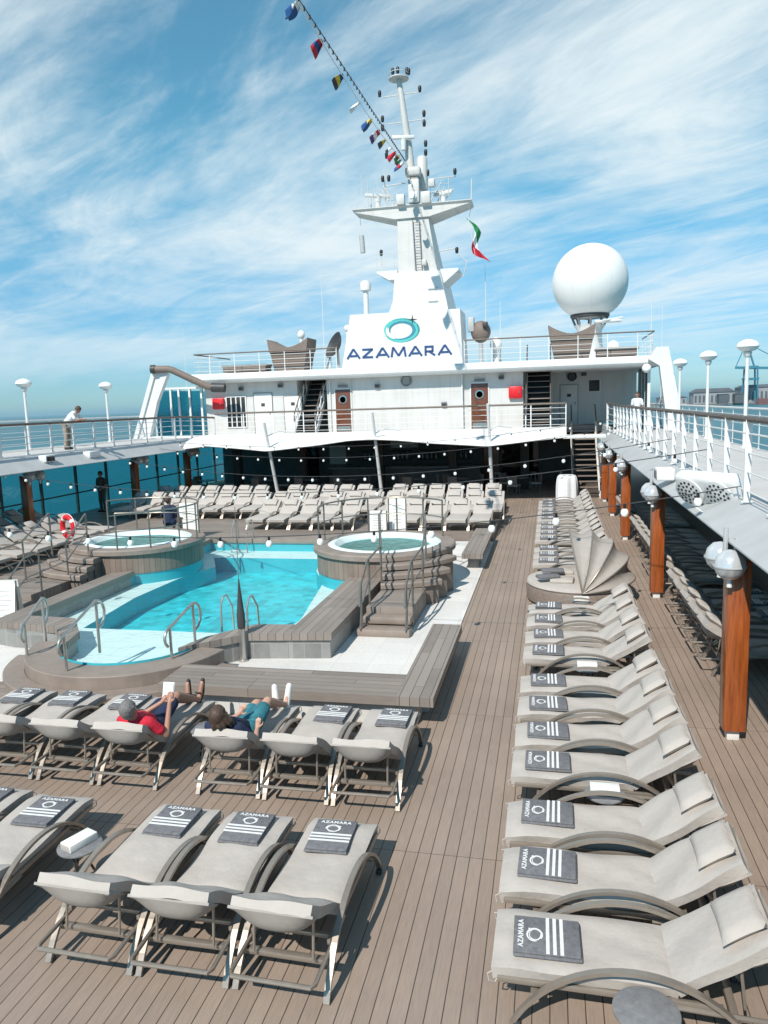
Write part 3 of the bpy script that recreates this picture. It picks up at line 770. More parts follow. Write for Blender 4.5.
# lamp posts along the outer edges
def lamp_post(x, y, z, label, g, h=2.75):
    t = thing('lamp_post', (x, y, z), label, 'lamp', g)
    m = MB(); m.lathe([(.09, 0), (.09, .04), (.055, .06), (.05, h - .3)], 14, (x, y, z)); m.build('pole', M['white_paint'], t)
    m = MB(); m.lathe([(.05, h - .3), (.09, h - .26), (.12, h - .15), (.05, h - .12)], 16, (x, y, z)); m.build('collar', M['white_paint'], t)
    m = MB(); m.lathe([(.07, h - .14), (.2, h - .1), (.30, h), (.30, h + .05), (.24, h + .13), (.12, h + .19), (0, h + .21)], 22, (x, y, z)); m.build('lamp_head', M['bulb_white'], t)
for i, (y, h) in enumerate(((23.2, 2.93), (28.6, 2.95), (34.5, 2.98))): lamp_post(5.42, y, 2.86, 'white mushroom lamp post on the right promenade, %s' % ('nearest the camera', 'middle one', 'beside the deckhouse')[i], 'lamp posts on the right promenade', h - .1)
for i, y in enumerate((25.6, 31.1)): lamp_post(-19.6, y, 3.1, 'white mushroom lamp post on the left promenade, %s' % ('left of the leaning man', 'right of the leaning man')[i], 'lamp posts on the left promenade', 2.5)

# floodlights and loudspeaker on the gutter boards
def floodlight(x, y, z, w_, mats, label, face=-1):
    t = thing('floodlight', (x, y, z), label, 'floodlight')
    m = MB(); m.rbox((x, y, z), (.34, w_, .24), .03); m.build('housing', M[mats[0]], t)
    m = MB(); m.rbox((x + face * .172, y, z - .01), (.012, w_ - .08, .16), .005); m.build('lens', M[mats[1]], t)
    m = MB(); m.tube([(x + .1, y - .05, z - .1), (x + .2, y - .05, z - .22)], .025, 8); m.build('bracket', M['grey_paint'], t)
floodlight(2.25, 15.9, 2.86, .42, ('paper', 'tablet_top'), 'beige box floodlight on the right gutter beside the loudspeaker', -1)
floodlight(-16.7, 22.6, 2.94, .5, ('white_paint', 'black'), 'white floodlight with black lens on the left gutter below the leaning man', 1)
floodlight(-16.7, 25.2, 2.90, .7, ('white_paint', 'white_paint'), 'all-white box floodlight on the left gutter, right of the black-lensed one', 1)
t = thing('loudspeaker', (2.3, 12.6, 2.8), 'white twin loudspeaker with round perforated grilles on the right gutter', 'loudspeaker')
ang = R(-38); rot = Matrix.Rotation(R(0), 3, 'Z')
spm = Matrix.Translation((2.36, 12.45, 2.88)) @ Matrix.Rotation(R(38), 4, 'Z') @ Matrix.Rotation(R(-28), 4, 'Y')
m = MB(); bm = bmesh.new(); bmesh.ops.create_cube(bm, size=1)
for v in bm.verts: v.co = Vector((v.co.x * .26 + .14, v.co.y * 1.15, v.co.z * .55))
bmesh.ops.bevel(bm, geom=bm.edges[:], offset=.09, segments=3, profile=.5, affect='EDGES'); m.addbm(bm, spm); m.build('cabinet', M['white_paint'], t)
for sy in (-.28, .28):
    m = MB(); Mx = spm @ Matrix.Translation((.0, sy, 0)) @ Matrix.Rotation(R(-90), 4, 'Y')
    m.lathe([(.255, 0), (.255, .025), (.22, .035), (0, .05)], 28, (0, 0, 0))
    m.v = [tuple(Mx @ Vector(v)) for v in m.v]; g = m.build('grille', M['white_paint'], t)
    m = MB()
    for ring_, n_ in ((.055, 5), (.125, 10), (.19, 15)):
        for k in range(n_):
            a = 2 * PI * k / n_ + ring_ * 9; h_ = .052 - .012 * (ring_ / .2)
            m.lathe([(.021, h_ - .02), (.021, h_ + .002)], 8, (ring_ * math.cos(a), ring_ * math.sin(a), 0), smooth=False)
    m.v = [tuple(Mx @ Vector(v)) for v in m.v]; m.build('perforation', M['black'], g)
m = MB(); m.tube([(2.55, 12.2, 2.62), (2.3, 12.2, 2.6), (2.3, 13.3, 2.6), (2.55, 13.3, 2.62)], .03, 8); m.build('bracket', M['white_paint'], t)
# ------------------------------------------------------------------ deckhouse
dh = thing('deckhouse', (-7, 36.3, 3), 'white deckhouse with overhanging roof, wooden doors and red hose boxes', 'deckhouse')
WY = 36.2
for xa, xb in ((-17.2, -12.25), (-10.72, -1.2)):
    m = MB(); m.box(xa, xb, WY, 46, UZ, 5.72); m.build('front_wall', M['wall_paint'], dh)
for xa, xb in ((-12.249, -10.721), (-1.199, .15)):
    m = MB(); m.box(xa, xb, 38.9, 46, UZ, 5.72); m.build('recess_wall', M['wall_paint'], dh)
m = MB(); m.box(.151, 4.25, 40.0, 46, UZ, 5.72); m.build('recessed_wall', M['wall_paint'], dh)
m = MB(); m.box(-9.38, -4.0, WY - .12, WY - .001, UZ, 5.719); m.build('bay_wall', M['wall_paint'], dh)
# roof slab with softened front edge
m = MB(); P = [(35.42, 5.80), (35.36, 5.88), (35.36, 6.10), (35.44, 6.18), (46, 6.18), (46, 5.721), (35.5, 5.721)]
vs = [(-17.6, y, z) for y, z in P] + [(4.75, y, z) for y, z in P]; n = len(P)
m.add(vs, [(i, n + i, n + (i+1) % n, (i+1) % n) for i in range(n)] + [tuple(range(n)), tuple(n + k for k in reversed(range(n)))]); m.build('roof', M['hull_white'], dh)
def ship_door(x0, x1, z0, z1, y=WY):
    m = MB(); m.rbox(((x0+x1)/2, y - .03, (z0+z1)/2), (x1-x0, .06, z1-z0), .012); d = m.build('door', M['door_wood'], dh)
    cx = (x0+x1)/2; cz = z0 + (z1-z0)*.76
    m = MB(); Mx = Matrix.Translation((cx, y - .06, cz)) @ Matrix.Rotation(R(90), 4, 'X')
    m.lathe([(.21, .0), (.21, .03), (.15, .035), (.15, .0)], 24); m.v = [tuple(Mx @ Vector(v)) for v in m.v]; m.build('porthole_ring', M['chrome'], d)
    m = MB(); m.lathe([(.15, .012), (0, .012)], 24); m.v = [tuple(Mx @ Vector(v)) for v in m.v]; m.build('porthole', M['black'], d)
    m = MB(); m.tube([(x1 - .1, y - .1, z0 + .95), (x1 - .1, y - .1, z0 + 1.15)], .018, 8); m.build('handle', M['chrome'], d)
    m = MB(); w_ = .06
    m.box(x0-w_, x0-.002, y-.05, y, z0, z1+w_); m.box(x1+.002, x1+w_, y-.05, y, z0, z1+w_); m.box(x0-.001, x1+.001, y-.05, y, z1+.002, z1+w_); m.build('door_frame', M['white_paint'], d)
    m = MB(); m.box(cx - .33, cx + .33, y - .075, y - .062, z0 + .03, z0 + .28); m.build('kick_plate', M['chrome'], d)
    m = MB(); m.rbox((cx, y - .05, z1 + .17), (.5, .08, .1), .02); m.build('door_light', M['tablet_top'], d)
ship_door(-10.28 - .0, -9.52, UZ, 5.2, WY); ship_door(-3.62, -2.82, UZ, 5.25, WY)
def white_door(x0, x1, z0, z1, y, hinges=True):
    m = MB(); m.rbox(((x0+x1)/2, y - .02, (z0+z1)/2), (x1-x0, .04, z1-z0), .01); d = m.build('white_door', M['white_paint'], dh)
    m = MB(); m.box(x0-.03, x0-.005, y-.045, y, z0, z1); m.box(x1+.005, x1+.03, y-.045, y, z0, z1); m.box(x0-.03, x1+.03, y-.045, y, z1+.005, z1+.03); m.build('door_frame', M['tablet_top'], d)
    m = MB(); m.tube([(x1-.12, y-.08, z0+.98), (x1-.12, y-.08, z0+1.12)], .016, 8); m.build('handle', M['dark_grey'], d)
    m = MB(); m.rbox(((x0+x1)/2, y-.045, z0+1.45), (.2, .01, .16), .003); m.build('notice', M['dark_grey'], d)
white_door(-14.55, -13.6, UZ, 5.15, WY); white_door(-12.95, -12.05, UZ, 4.95, WY); white_door(.55, 1.4, UZ, 5.1, 40.0)
def ship_window(x0, x1, z0, z1, y, n=3):
    m = MB(); m.rbox(((x0+x1)/2, y-.015, (z0+z1)/2), (x1-x0, .03, z1-z0), .01); d = m.build('window', M['black'], dh)
    m = MB()
    for k in range(n + 1):
        x = x0 + (x1-x0)*k/n; m.box(x-.03, x+.03, y-.05, y, z0-.03, z1+.03)
    m.box(x0+.031, x1-.031, y-.046, y, z1+.0, z1+.05); m.box(x0+.031, x1-.031, y-.046, y, z0-.05, z0); m.build('window_frame', M['white_paint'], d)
ship_window(-16.05, -15.0, 3.5, 5.0, WY, 4); ship_window(1.92, 2.5, 4.75, 5.3, 40.0, 1)
def hose_box(x, z, y):
    m = MB(); m.rbox((x, y - .1, z), (.62, .2, .56), .05); d = m.build('hose_cabinet', M['red_paint'], dh)
    m = MB(); m.rbox((x, y-.205, z), (.44, .012, .4), .01); m.build('cabinet_door', M['red_paint'], d)
    m = MB(); m.rbox((x+.15, y-.22, z), (.03, .02, .1), .005); m.build('handle', M['chrome'], d)
hose_box(-16.45, 4.7, WY); hose_box(-1.55, 4.78, WY)
Mx = Matrix.Translation((-6.7, WY-.12, 5.5)) @ Matrix.Rotation(R(90), 4, 'X')
m = MB(); m.lathe([(.27, 0), (.27, .06), (.23, .07), (.2, .03), (0, .03)], 28); m.v = [tuple(Mx @ Vector(v)) for v in m.v]; v_ = m.build('round_vent', M['tablet_top'], dh)
m = MB()
for k in range(-3, 4): m.box(-6.7 - .17, -6.7 + .17, WY - .185, WY - .16, 5.5 + k*.05 - .008, 5.5 + k*.05 + .008)
m.build('vent_slats', M['white_paint'], v_)
def wall_light(x, z, y):
    m = MB(); m.rbox((x, y-.07, z), (.26, .14, .2), .03); a = m.build('wall_light', M['tablet_top'], dh)
    m = MB(); m.rbox((x, y-.145, z-.02), (.2, .012, .12), .004); m.build('lens', M['dark_grey'], a)
wall_light(-8.12, 5.3, WY-.12); wall_light(-15.2, 5.42, WY); wall_light(-13.1, 5.5, WY); wall_light(-2.2, 5.5, WY); wall_light(1.7, 5.62, 40.0); wall_light(-4.9, 4.35, WY-.12)
Mx = Matrix.Translation((1.12, 40.0, 5.52)) @ Matrix.Rotation(R(90), 4, 'X')
m = MB(); m.lathe([(.24, 0), (.24, .12), (.2, .14), (.17, .08), (0, .08)], 20); m.v = [tuple(Mx @ Vector(v)) for v in m.v]; m.build('horn_speaker', M['dark_grey'], dh)
for x_, y_ in ((-4.03, .16), (-10.55, .05)):
    m = MB(); m.tube([(x_, WY-y_, 3), (x_, WY-y_, 5.7)], .04, 8); m.build('drain_pipe', M['white_paint'], dh)
# low dark bar front below the crossover deck
NUM_ = ['first', 'second', 'third', 'fourth', 'fifth', 'sixth', 'seventh']
lo = thing('deck_bar', (-8, 40, 0), 'dark shaded bar and lounge front below the crossover deck', 'bar')
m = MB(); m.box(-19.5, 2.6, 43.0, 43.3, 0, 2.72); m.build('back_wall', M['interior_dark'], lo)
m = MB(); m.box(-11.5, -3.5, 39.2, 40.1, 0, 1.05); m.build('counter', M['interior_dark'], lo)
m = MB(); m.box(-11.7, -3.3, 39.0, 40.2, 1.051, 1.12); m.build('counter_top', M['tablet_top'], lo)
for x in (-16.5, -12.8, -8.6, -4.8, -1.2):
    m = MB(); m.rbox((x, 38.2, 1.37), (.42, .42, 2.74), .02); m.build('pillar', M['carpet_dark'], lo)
for x in (-10.6, -8.9, -7.2, -5.5):
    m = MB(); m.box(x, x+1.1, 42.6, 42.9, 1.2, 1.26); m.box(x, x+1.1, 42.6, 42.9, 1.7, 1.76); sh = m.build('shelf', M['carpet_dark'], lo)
    for k in range(8):
        m = MB(); m.lathe([(.04, 1.261), (.045, 1.4), (.04, 1.48), (.016, 1.54), (.015, 1.6)], 8, (x + .1 + k*.13, 42.75, 0)); m.build('bottle', M[('globe_glass', 'door_wood', 'paper', 'flag_green')[k % 4]], sh)
for q in ((-14.6, -13.4), (-2.6, -.6)):
    m = MB(); m.box(*q, 42.9, 42.99, .1, 2.3); m.build('glazed_door', M['shaded_glass'], lo)
for i, x in enumerate((-15.5, -13.0, -2.6, -.8)):
    t = thing('bar_stool', (x, 38.8, 0), ('dark bar stool under the canopy, far left', 'dark bar stool left of the bar counter', 'dark bar stool right of the bar counter', 'dark bar stool near the stairs')[i], 'stool', 'bar stools under the canopy')
    m = MB(); m.lathe([(.0, .72), (.19, .72), (.2, .76), (.18, .8), (0, .81)], 16, (x, 38.8, 0)); m.build('seat', M['fabric_back'], t)
    for k in range(4):
        a = PI/4 + k*PI/2; m = MB(); m.tube([(x + .12*math.cos(a), 38.8 + .12*math.sin(a), .72), (x + .21*math.cos(a), 38.8 + .21*math.sin(a), 0)], .016, 6); m.build('leg', M['frame_metal'], t)

q_ = random.Random(8)
for i, x in enumerate((-17.6, -14.2, -11.9, -9.9, -6.4, -4.2, -1.4)):
    t = thing('bar_table', (x, 36.6, 0), 'dark round bar table under the awning, %s from the left' % NUM_[i], 'table', 'bar tables under the awning')
    m = MB(); m.lathe([(0, .72), (.42, .72), (.43, .74), (.42, .76), (0, .76)], 24, (x, 36.6, 0)); m.build('tabletop', M['tablet_top'], t)
    m = MB(); m.lathe([(.25, 0), (.25, .03), (.045, .06), (.04, .72)], 16, (x, 36.6, 0)); m.build('pedestal', M['dark_grey'], t)
    for k, a in enumerate((.4, 2.5, 4.4)):
        cx_, cy_ = x + .78*math.cos(a), 36.6 + .78*math.sin(a)
        c = thing('bar_chair', (cx_, cy_, 0), 'rattan bar chair %s the %s bar table from the left under the awning' % (('right of', 'left of', 'in front of')[k], NUM_[i]), 'chair', 'bar chairs under the awning'); Rz = Matrix.Translation((cx_, cy_, 0)) @ Matrix.Rotation(a + PI/2, 4, 'Z')
        m = MB(); m.rbox((0, 0, .44), (.5, .5, .07), .02); m.v = [tuple(Rz @ Vector(v)) for v in m.v]; m.build('seat', M['fabric'], c)
        m = MB(); m.rbox((0, -.25, .70), (.5, .06, .42), .02); m.v = [tuple(Rz @ Vector(v)) for v in m.v]; m.build('backrest', M['rattan'], c)
        for dx in (-.21, .21):
            for dy in (-.21, .21):
                m = MB(); m.tube([(dx, dy, 0), (dx, dy, .41)], .02, 6); m.v = [tuple(Rz @ Vector(v)) for v in m.v]; m.build('leg', M['rattan'], c)
m = MB(); m.box(-9.0, -7.4, 42.94, 42.99, 1.9, 2.5); m.build('menu_panel', M['paper'], lo)
m = MB(); m.box(-3.6, -2.8, 42.9, 42.98, .2, 2.2); m.build('orange_panel', M['varnished_wood'], lo)
m = MB(); m.box(-12.7, -11.7, 42.9, 42.98, 1.0, 2.1); m.build('menu_panel', M['paper'], lo)
# scalloped awning in front of the crossover deck
aw = thing('awning', (-8, 33, 2.8), 'long white scalloped awning along the front of the crossover deck', 'awning')
FR = [(-19.9, 2.55), (-17.0, 2.62), (-15.3, 2.78), (-13.9, 2.66), (-12.4, 2.50), (-11.0, 2.63), (-9.9, 2.74), (-8.6, 2.9), (-7.55, 2.94), (-6.3, 2.86), (-4.99, 2.72), (-3.7, 2.63), (-2.53, 2.54), (-1.6, 2.63), (-.6, 2.74), (.72, 2.86)]
def interp(tab, x):
    for (a, za), (b_, zb) in zip(tab, tab[1:]):
        if a <= x <= b_: return za + (zb - za) * (x - a) / (b_ - a)
    return tab[-1][1]
def awn(u, v):
    x = -19.9 + 20.6*u; zf = interp(FR, x); y = 32.05 + 2.8*v
    zb = UZ + .0*v
    return (x, y, zf + (zb - zf) * (1 - (1-v)**1.7) )
m = MB(); m.grid(awn, 96, 10, thick=-.05); m.build('fabric', M['canopy_white'], aw)
m = MB(); m.tube([(x, 32.03, interp(FR, x)) for x in [-19.9 + 20.6*k/64 for k in range(65)]], .035, 8); m.build('edge_roll', M['white_paint'], aw)
POLES = [(-12.4, 3.78), (-7.45, 4.1), (-2.5, 4.3)]
for i, (x, z1) in enumerate(POLES):
    t = thing('awning_pole', (x, 31.9, .25), ('white leaning pole at the left end of the awning', 'white leaning pole at the middle of the awning', 'white leaning pole at the right of the awning')[i], 'pole', 'awning poles')
    m = MB(); m.tube([(x + .05, 33.1, .25), (x, 31.85, z1)], [.085, .06], 12); m.build('shaft', M['white_paint'], t)
    m = MB(); m.tube([(x, 32.12, 3.15), (x + .35, 32.7, 3.36), (x + .9, 33.5, 3.22)], .03, 8); m.build('strut', M['white_paint'], t)
# front beam over the stairs
bm_ = MB(); bm_.rbox((1.4, 32.1, 2.86), (1.7, .16, .16), .01); tag(bm_.build('canopy_beam', M['white_paint']), 'short white beam joining the awning to the right promenade above the stairs', 'beam')

# stairs
def stairs(name, label, x0, x1, y0, z0, y1, z1, n, tm, sm, rail_=True, railm='teak_rail'):
    t = thing(name, (x0, y0, z0), label, 'stairs')
    for k in range(n):
        u = (k + .5) / n; m = MB(); m.rbox(((x0+x1)/2, y0 + (y1-y0)*u, z0 + (z1-z0)*(k+1)/n - .02), (x1-x0-.08, abs(y1-y0)/n*1.05, .045), .008); m.build('tread', M[tm], t)
    if n == 11:
        m = MB(); m.sweep([((x0+x1)/2, y0 + .12, z0 + .05), ((x0+x1)/2, y1 + .08, z1 - .08)], x1 - x0 - .06, .02, (1, 0, 0)); m.build('backing', M['dark_grey'], t)
    for x in (x0, x1):
        m = MB(); m.sweep([(x, y0 - .1, z0 + .0), (x, y1, z1)], .09 if n > 11 else .05, .26, (1, 0, 0)); m.build('stringer', M[sm], t)
        if rail_:
            hh = .95; pts = [(x, y0 - .25, z0 + .62), (x, y0 - .2, z0 + hh), (x, y1 - .1, z1 + hh), (x, y1 + .3, z1 + hh)]
            m = MB(); m.tube(pts, .03, 8); m.build('handrail', M[railm], t)
            m = MB(); m.tube([(x, y0 - .2, z0 + hh - .4), (x, y1 - .1, z1 + hh - .4)], .028, 8); m.build('bar', M['white_paint'], t)
            for u in (0, .17, .33, .5, .67, .83, 1.0):
                y = y0 - .2 + (y1 - .1 - y0 + .2)*u; z = z0 + (z1-z0)*u; m = MB(); m.tube([(x, y, z), (x, y, z + hh)], .03, 8); m.build('post', M['white_paint'], t)
    return t
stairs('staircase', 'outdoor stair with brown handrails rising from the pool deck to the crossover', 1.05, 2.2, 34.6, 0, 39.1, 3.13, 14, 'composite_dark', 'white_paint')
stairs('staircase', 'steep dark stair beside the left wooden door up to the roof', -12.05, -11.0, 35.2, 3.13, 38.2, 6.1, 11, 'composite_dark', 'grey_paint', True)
stairs('staircase', 'steep slatted stair beside the right red box up to the roof', -1.05, .05, 35.2, 3.13, 38.2, 6.1, 11, 'composite', 'grey_paint', True)

# left brace and glass, right brace
br = thing('side_brace', (-19, 34.5, 3), 'big white sloping brace with grey pipe at the left end of the deckhouse', 'brace')
pl = [(-20.35, 3.0), (-19.55, 3.0), (-18.95, 4.9), (-18.3, 6.2), (-18.5, 6.35), (-19.1, 6.35)]
m = MB(); n = len(pl)
m.add([(x, 34.45, z) for x, z in pl] + [(x, 34.75, z) for x, z in pl], [(i, (i+1) % n, n + (i+1) % n, n + i) for i in range(n)] + [tuple(reversed(range(n))), tuple(n + k for k in range(n))])
m.build('plate', M['white_paint'], br)
m = MB(); m.sweep([(-20.3, 34.4, 2.95), (-19.0, 34.4, 6.3)], .1, .2, (0, 1, 0)); m.build('flange', M['white_paint'], br)
pp = thing('boom_pipe', (-18, 34, 6), 'grey boom pipe with dark open end resting on the left brace', 'pipe')
m = MB(); m.tube([(-18.85, 34.3, 6.46), (-18.2, 34.4, 6.44), (-18.0, 34.45, 6.38), (-16.5, 34.9, 5.58), (-16.2, 35.0, 5.5)], .17, 14); m.build('pipe', M['rattan'], pp)
m = MB(); m.tube([(-19.05, 34.27, 6.46), (-18.84, 34.3, 6.46)], .21, 16); m.build('end_cap', M['dark_grey'], pp); m = MB(); m.tube([(-16.25, 35.0, 5.5), (-15.6, 35.1, 5.46)], .23, 16); m.build('end_cap', M['dark_grey'], pp)
gw = thing('glass_screen', (-18, 36, 3), 'teal glass screen with white frames beside the left end of the deckhouse', 'windscreen')
m = MB(); m.box(-19.9, -17.22, 36.0, 36.02, 3.02, 5.4); m.build('glass_panel', M['teal_glass'], gw)
for x in (-19.9, -19.0, -18.55, -17.95, -17.3):
    m = MB(); m.box(x-.05, x+.05, 35.93, 36.09, 3.0, 5.5); m.build('mullion', M['white_paint'], gw)
m = MB(); m.box(-19.95, -17.22, 35.92, 36.1, 5.5, 5.6); m.build('head_rail', M['white_paint'], gw)
m = MB(); m.box(-19.98, -19.96, 36.2, 46, 3.1, 5.5); m.build('side_glass', M['teal_glass'], gw)
rb = thing('side_brace', (5, 35, 3), 'white sloping brace at the right end of the deckhouse roof', 'brace')
m = MB(); pl = [(5.05, 2.9), (5.75, 2.9), (5.0, 6.5), (4.5, 6.5), (4.2, 6.0), (4.65, 5.7)]; n = len(pl)
m.add([(x, 34.9, z) for x, z in pl] + [(x, 35.3, z) for x, z in pl], [(i, (i+1) % n, n + (i+1) % n, n + i) for i in range(n)] + [tuple(reversed(range(n))), tuple(n + k for k in range(n))]); m.build('plate', M['white_paint'], rb)
m = MB(); m.box(4.25, 4.34, 36, 39.3, 2.9, 5.7); m.build('side_glass', M['shaded_glass'], rb)
for y in (35.6, 36.6, 37.8, 39.2):
    m = MB(); m.box(4.24, 4.36, y-.06, y+.06, 2.87, 5.719); m.build('mullion', M['white_paint'], rb)
m = MB(); m.sphere((4.15, 35.2, 5.62), .2, 14, 10); m.build('globe_light', M['bulb_white'], rb)

# roof rails, sign, mast
railing('roof_railing', 'brown topped rail along the roof edge left of the name board', 'railing', [(-17.4, 40, 6.18), (-17.4, 35.6, 6.18), (-10.0, 35.6, 6.18)], .98, 1.25, 4, post=(.04, .02), hw=.07)
railing('roof_railing', 'brown topped rail along the roof edge right of the name board', 'railing', [(-3.85, 35.6, 6.18), (4.5, 35.6, 6.18), (4.5, 40, 6.18)], 1.05, 1.25, 4, post=(.04, .02), hw=.07)
nb = thing('name_board', (-6.8, 36, 6.2), 'white board with blue ship name and teal swirl below the mast', 'sign')
m = MB(); pl = [(-9.78, 6.18), (-3.95, 6.18), (-4.06, 8.70), (-9.32, 8.70)]
m.add([(x, 35.75 + (z - 6.18)*.06, z) for x, z in pl] + [(x, 38.2, z) for x, z in pl], [(0, 1, 2, 3), (1, 5, 6, 2), (5, 4, 7, 6), (4, 0, 3, 7), (3, 2, 6, 7)]); m.build('board', M['hull_white'], nb)
tilt = Matrix.Rotation(R(90) - math.atan(.06), 4, 'X')
def letters(mb):
    # wide grotesque capitals from bars
    W, H, T, gp = .60, .46, .095, .155; x = 0; yb = 0
    def bar(a, b_):
        a = Vector((*a, 0)); b_ = Vector((*b_, 0)); d = (b_ - a).normalized(); q = Vector((-d.y, d.x, 0)) * T / 2
        k = len(mb.v); vs = [a - q, b_ - q, b_ + q, a + q]
        mb.add([(p.x, p.y, 0) for p in vs] + [(p.x, p.y, .02) for p in vs], [(3, 2, 1, 0), (4, 5, 6, 7), (0, 1, 5, 4), (1, 2, 6, 5), (2, 3, 7, 6), (3, 0, 4, 7)])
    for ch in 'AZAMARA':
        if ch == 'A': bar((x, 0), (x + W*.5, H)); bar((x + W*.5, H), (x + W, 0)); bar((x + W*.22, .13), (x + W*.78, .13)); x += W + gp*.8
        if ch == 'Z': bar((x, T/2), (x + W*.85, T/2)); bar((x, H-T/2), (x + W*.85, H-T/2)); bar((x + .03, T/2), (x + W*.85 - .03, H - T/2)); x += W*.85 + gp
        if ch == 'M': bar((x, 0), (x + W*.12, H)); bar((x + W*.12, H), (x + W*.55, .05)); bar((x + W*.55, .05), (x + W*.98, H)); bar((x + W*.98, H), (x + W*1.1, 0)); x += W*1.1 + gp
        if ch == 'R':
            bar((x + T/2, 0), (x + T/2, H)); bar((x + T/2, H - T/2), (x + W*.62, H - T/2)); bar((x + T/2, H*.42), (x + W*.62, H*.42)); bar((x + W*.62, H*.36), (x + W*.62, H)); bar((x + W*.36, H*.42), (x + W*.8, 0)); x += W*.8 + gp
    return x - gp
lm = MB(); Lw = letters(lm); sc = 5.0 / Lw
Tm = Matrix.Translation((-9.5, 35.742 + .5*.06, 6.62)) @ tilt @ Matrix.Diagonal((sc, 1.0, 1, 1))
lm.v = [tuple(Tm @ Vector(v)) for v in lm.v]; lm.build('lettering', M['sign_blue'], nb)
em = MB(); pts = []
for k in range(46):
    a = -2.6 + 2*PI*1.12*k/45; pts.append((a, .52 + .10*math.sin(a*.5 + .4)))
for (ph, rr, wd, mi) in ((0, .60, .11, 0), (.6, .50, .06, 1), (1.4, .66, .035, 0)):
    n = 44; vs = []
    for k in range(n + 1):
        t_ = k / n; a = -2.7 + ph + 5.6*t_; w_ = wd * math.sin(PI*t_)**.6 + .004; r_ = rr - .10*t_
        for s_ in (-1, 1): vs.append(((r_ + s_*w_)*1.35*math.cos(a), (r_ + s_*w_)*.86*math.sin(a), .004*(mi+1)))
    em.add(vs, [(2*k, 2*k+1, 2*k+3, 2*k+2) for k in range(n)], mi)
Tm = Matrix.Translation((-6.85, 35.742 + 1.65*.06, 7.86)) @ tilt
em.v = [tuple(Tm @ Vector(v)) for v in em.v]; em.build('emblem', [M['sign_teal'], M['sign_teal_dark']], nb)
em = MB(); vs = []
for k in range(8): r_ = .26 if k % 2 == 0 else .045; vs.append((r_*math.sin(k*PI/4), r_*math.cos(k*PI/4), .012))
em.add(vs, [tuple(reversed(range(8)))]); Tm2 = Matrix.Translation((-6.3, 35.742 + 2.1*.06, 8.32)) @ tilt
em.v = [tuple(Tm2 @ Vector(v)) for v in em.v]; em.build('compass_star', M['black'], nb)

ms = thing('ship_mast', (-6.6, 39, 6.2), 'tall white ship mast tower with wide platform, yards and signal lights', 'mast')
def frus(mb, secs, mi=0):
    # stack of rectangular sections (x0,x1,y0,y1,z)
    vs = []
    for (x0, x1, y0, y1, z) in secs: vs += [(x0, y0, z), (x1, y0, z), (x1, y1, z), (x0, y1, z)]
    fs = [(3, 2, 1, 0)]
    for i in range(len(secs) - 1):
        for j in range(4): fs.append((i*4 + j, i*4 + (j+1) % 4, i*4 + 4 + (j+1) % 4, i*4 + 4 + j))
    k = len(secs) - 1; fs.append((k*4, k*4+1, k*4+2, k*4+3)); return mb.add(vs, fs, mi)
m = MB(); frus(m, [(-8.1, -4.8, 38.3, 43.0, 6.18), (-7.95, -4.9, 38.3, 42.5, 8.9), (-7.7, -5.0, 38.3, 42.5, 9.5), (-7.55, -5.3, 38.3, 42.0, 10.9)]); m.build('tower_base', M['hull_white'], ms)
m = MB(); frus(m, [(-7.42, -5.45, 38.5, 41.8, 10.901), (-7.4, -5.85, 38.5, 40.2, 13.55)]); m.build('tower', M['mast_paint'], ms)
m = MB(); frus(m, [(-7.5, -5.8, 38.4, 40.2, 13.5), (-9.6, -3.75, 38.4, 39.6, 13.98), (-9.65, -3.7, 38.3, 39.7, 14.08), (-9.65, -3.7, 38.3, 39.7, 14.12)]); m.build('platform', M['mast_paint'], ms)
m = MB(); frus(m, [(-7.9, -7.6, 38.4, 40, 10.6), (-8.5, -7.45, 38.4, 40, 10.95), (-8.5, -7.45, 38.4, 40, 11.05)]); frus(m, [(-5.3, -5.15, 38.6, 40.5, 10.3), (-5.3, -4.4, 38.6, 40.5, 10.9), (-5.3, -4.4, 38.6, 40.5, 11.0)]); m.build('bracket_platform', M['white_paint'], ms)
m = MB(); m.tube([(-6.62, 39.2, 14.1), (-6.85, 39.0, 17.2), (-7.2, 38.8, 20.2)], [.26, .19, .13], 14); m.build('topmast', M['mast_paint'], ms)
m = MB(); m.lathe([(.5, 0), (.5, .05), (.15, .06), (0, .06)], 16, (-7.2, 38.8, 20.1)); m.tube([(-7.2 + .48*math.cos(a), 38.8 + .48*math.sin(a), 20.35) for a in [k*PI/8 for k in range(16)]], .02, 6, closed=True); m.build('crow_platform', M['mast_paint'], ms)
for (x0, x1, z) in ((-8.1, -6.2, 19.42), (-7.95, -5.97, 18.15), (-8.15, -7.0, 15.25), (-6.2, -4.5, 15.36), (-5.9, -4.6, 14.75)):
    m = MB(); m.tube([(x0, 38.95, z), (x1, 38.95, z + .05)], .025, 6); m.build('yard', M['mast_paint'], ms)
for (a, b_) in (((-8.15, 15.25), (-7.4, 14.1)), ((-8.25, 15.1), (-7.6, 14.1)), ((-5.2, 15.2), (-5.9, 14.1)), ((-4.7, 14.8), (-5.2, 14.1)), ((-5.05, 14.95), (-5.5, 14.1)), ((-3.72, 15.2), (-3.75, 14.1)), ((-9.6, 14.5), (-9.6, 14.1)), ((-8.8, 15.1), (-8.8, 14.1))):
    m = MB(); m.tube([(a[0], 38.9, a[1]), (b_[0], 38.9, b_[1])], .028, 6); m.build('strut', M['mast_paint'], ms)
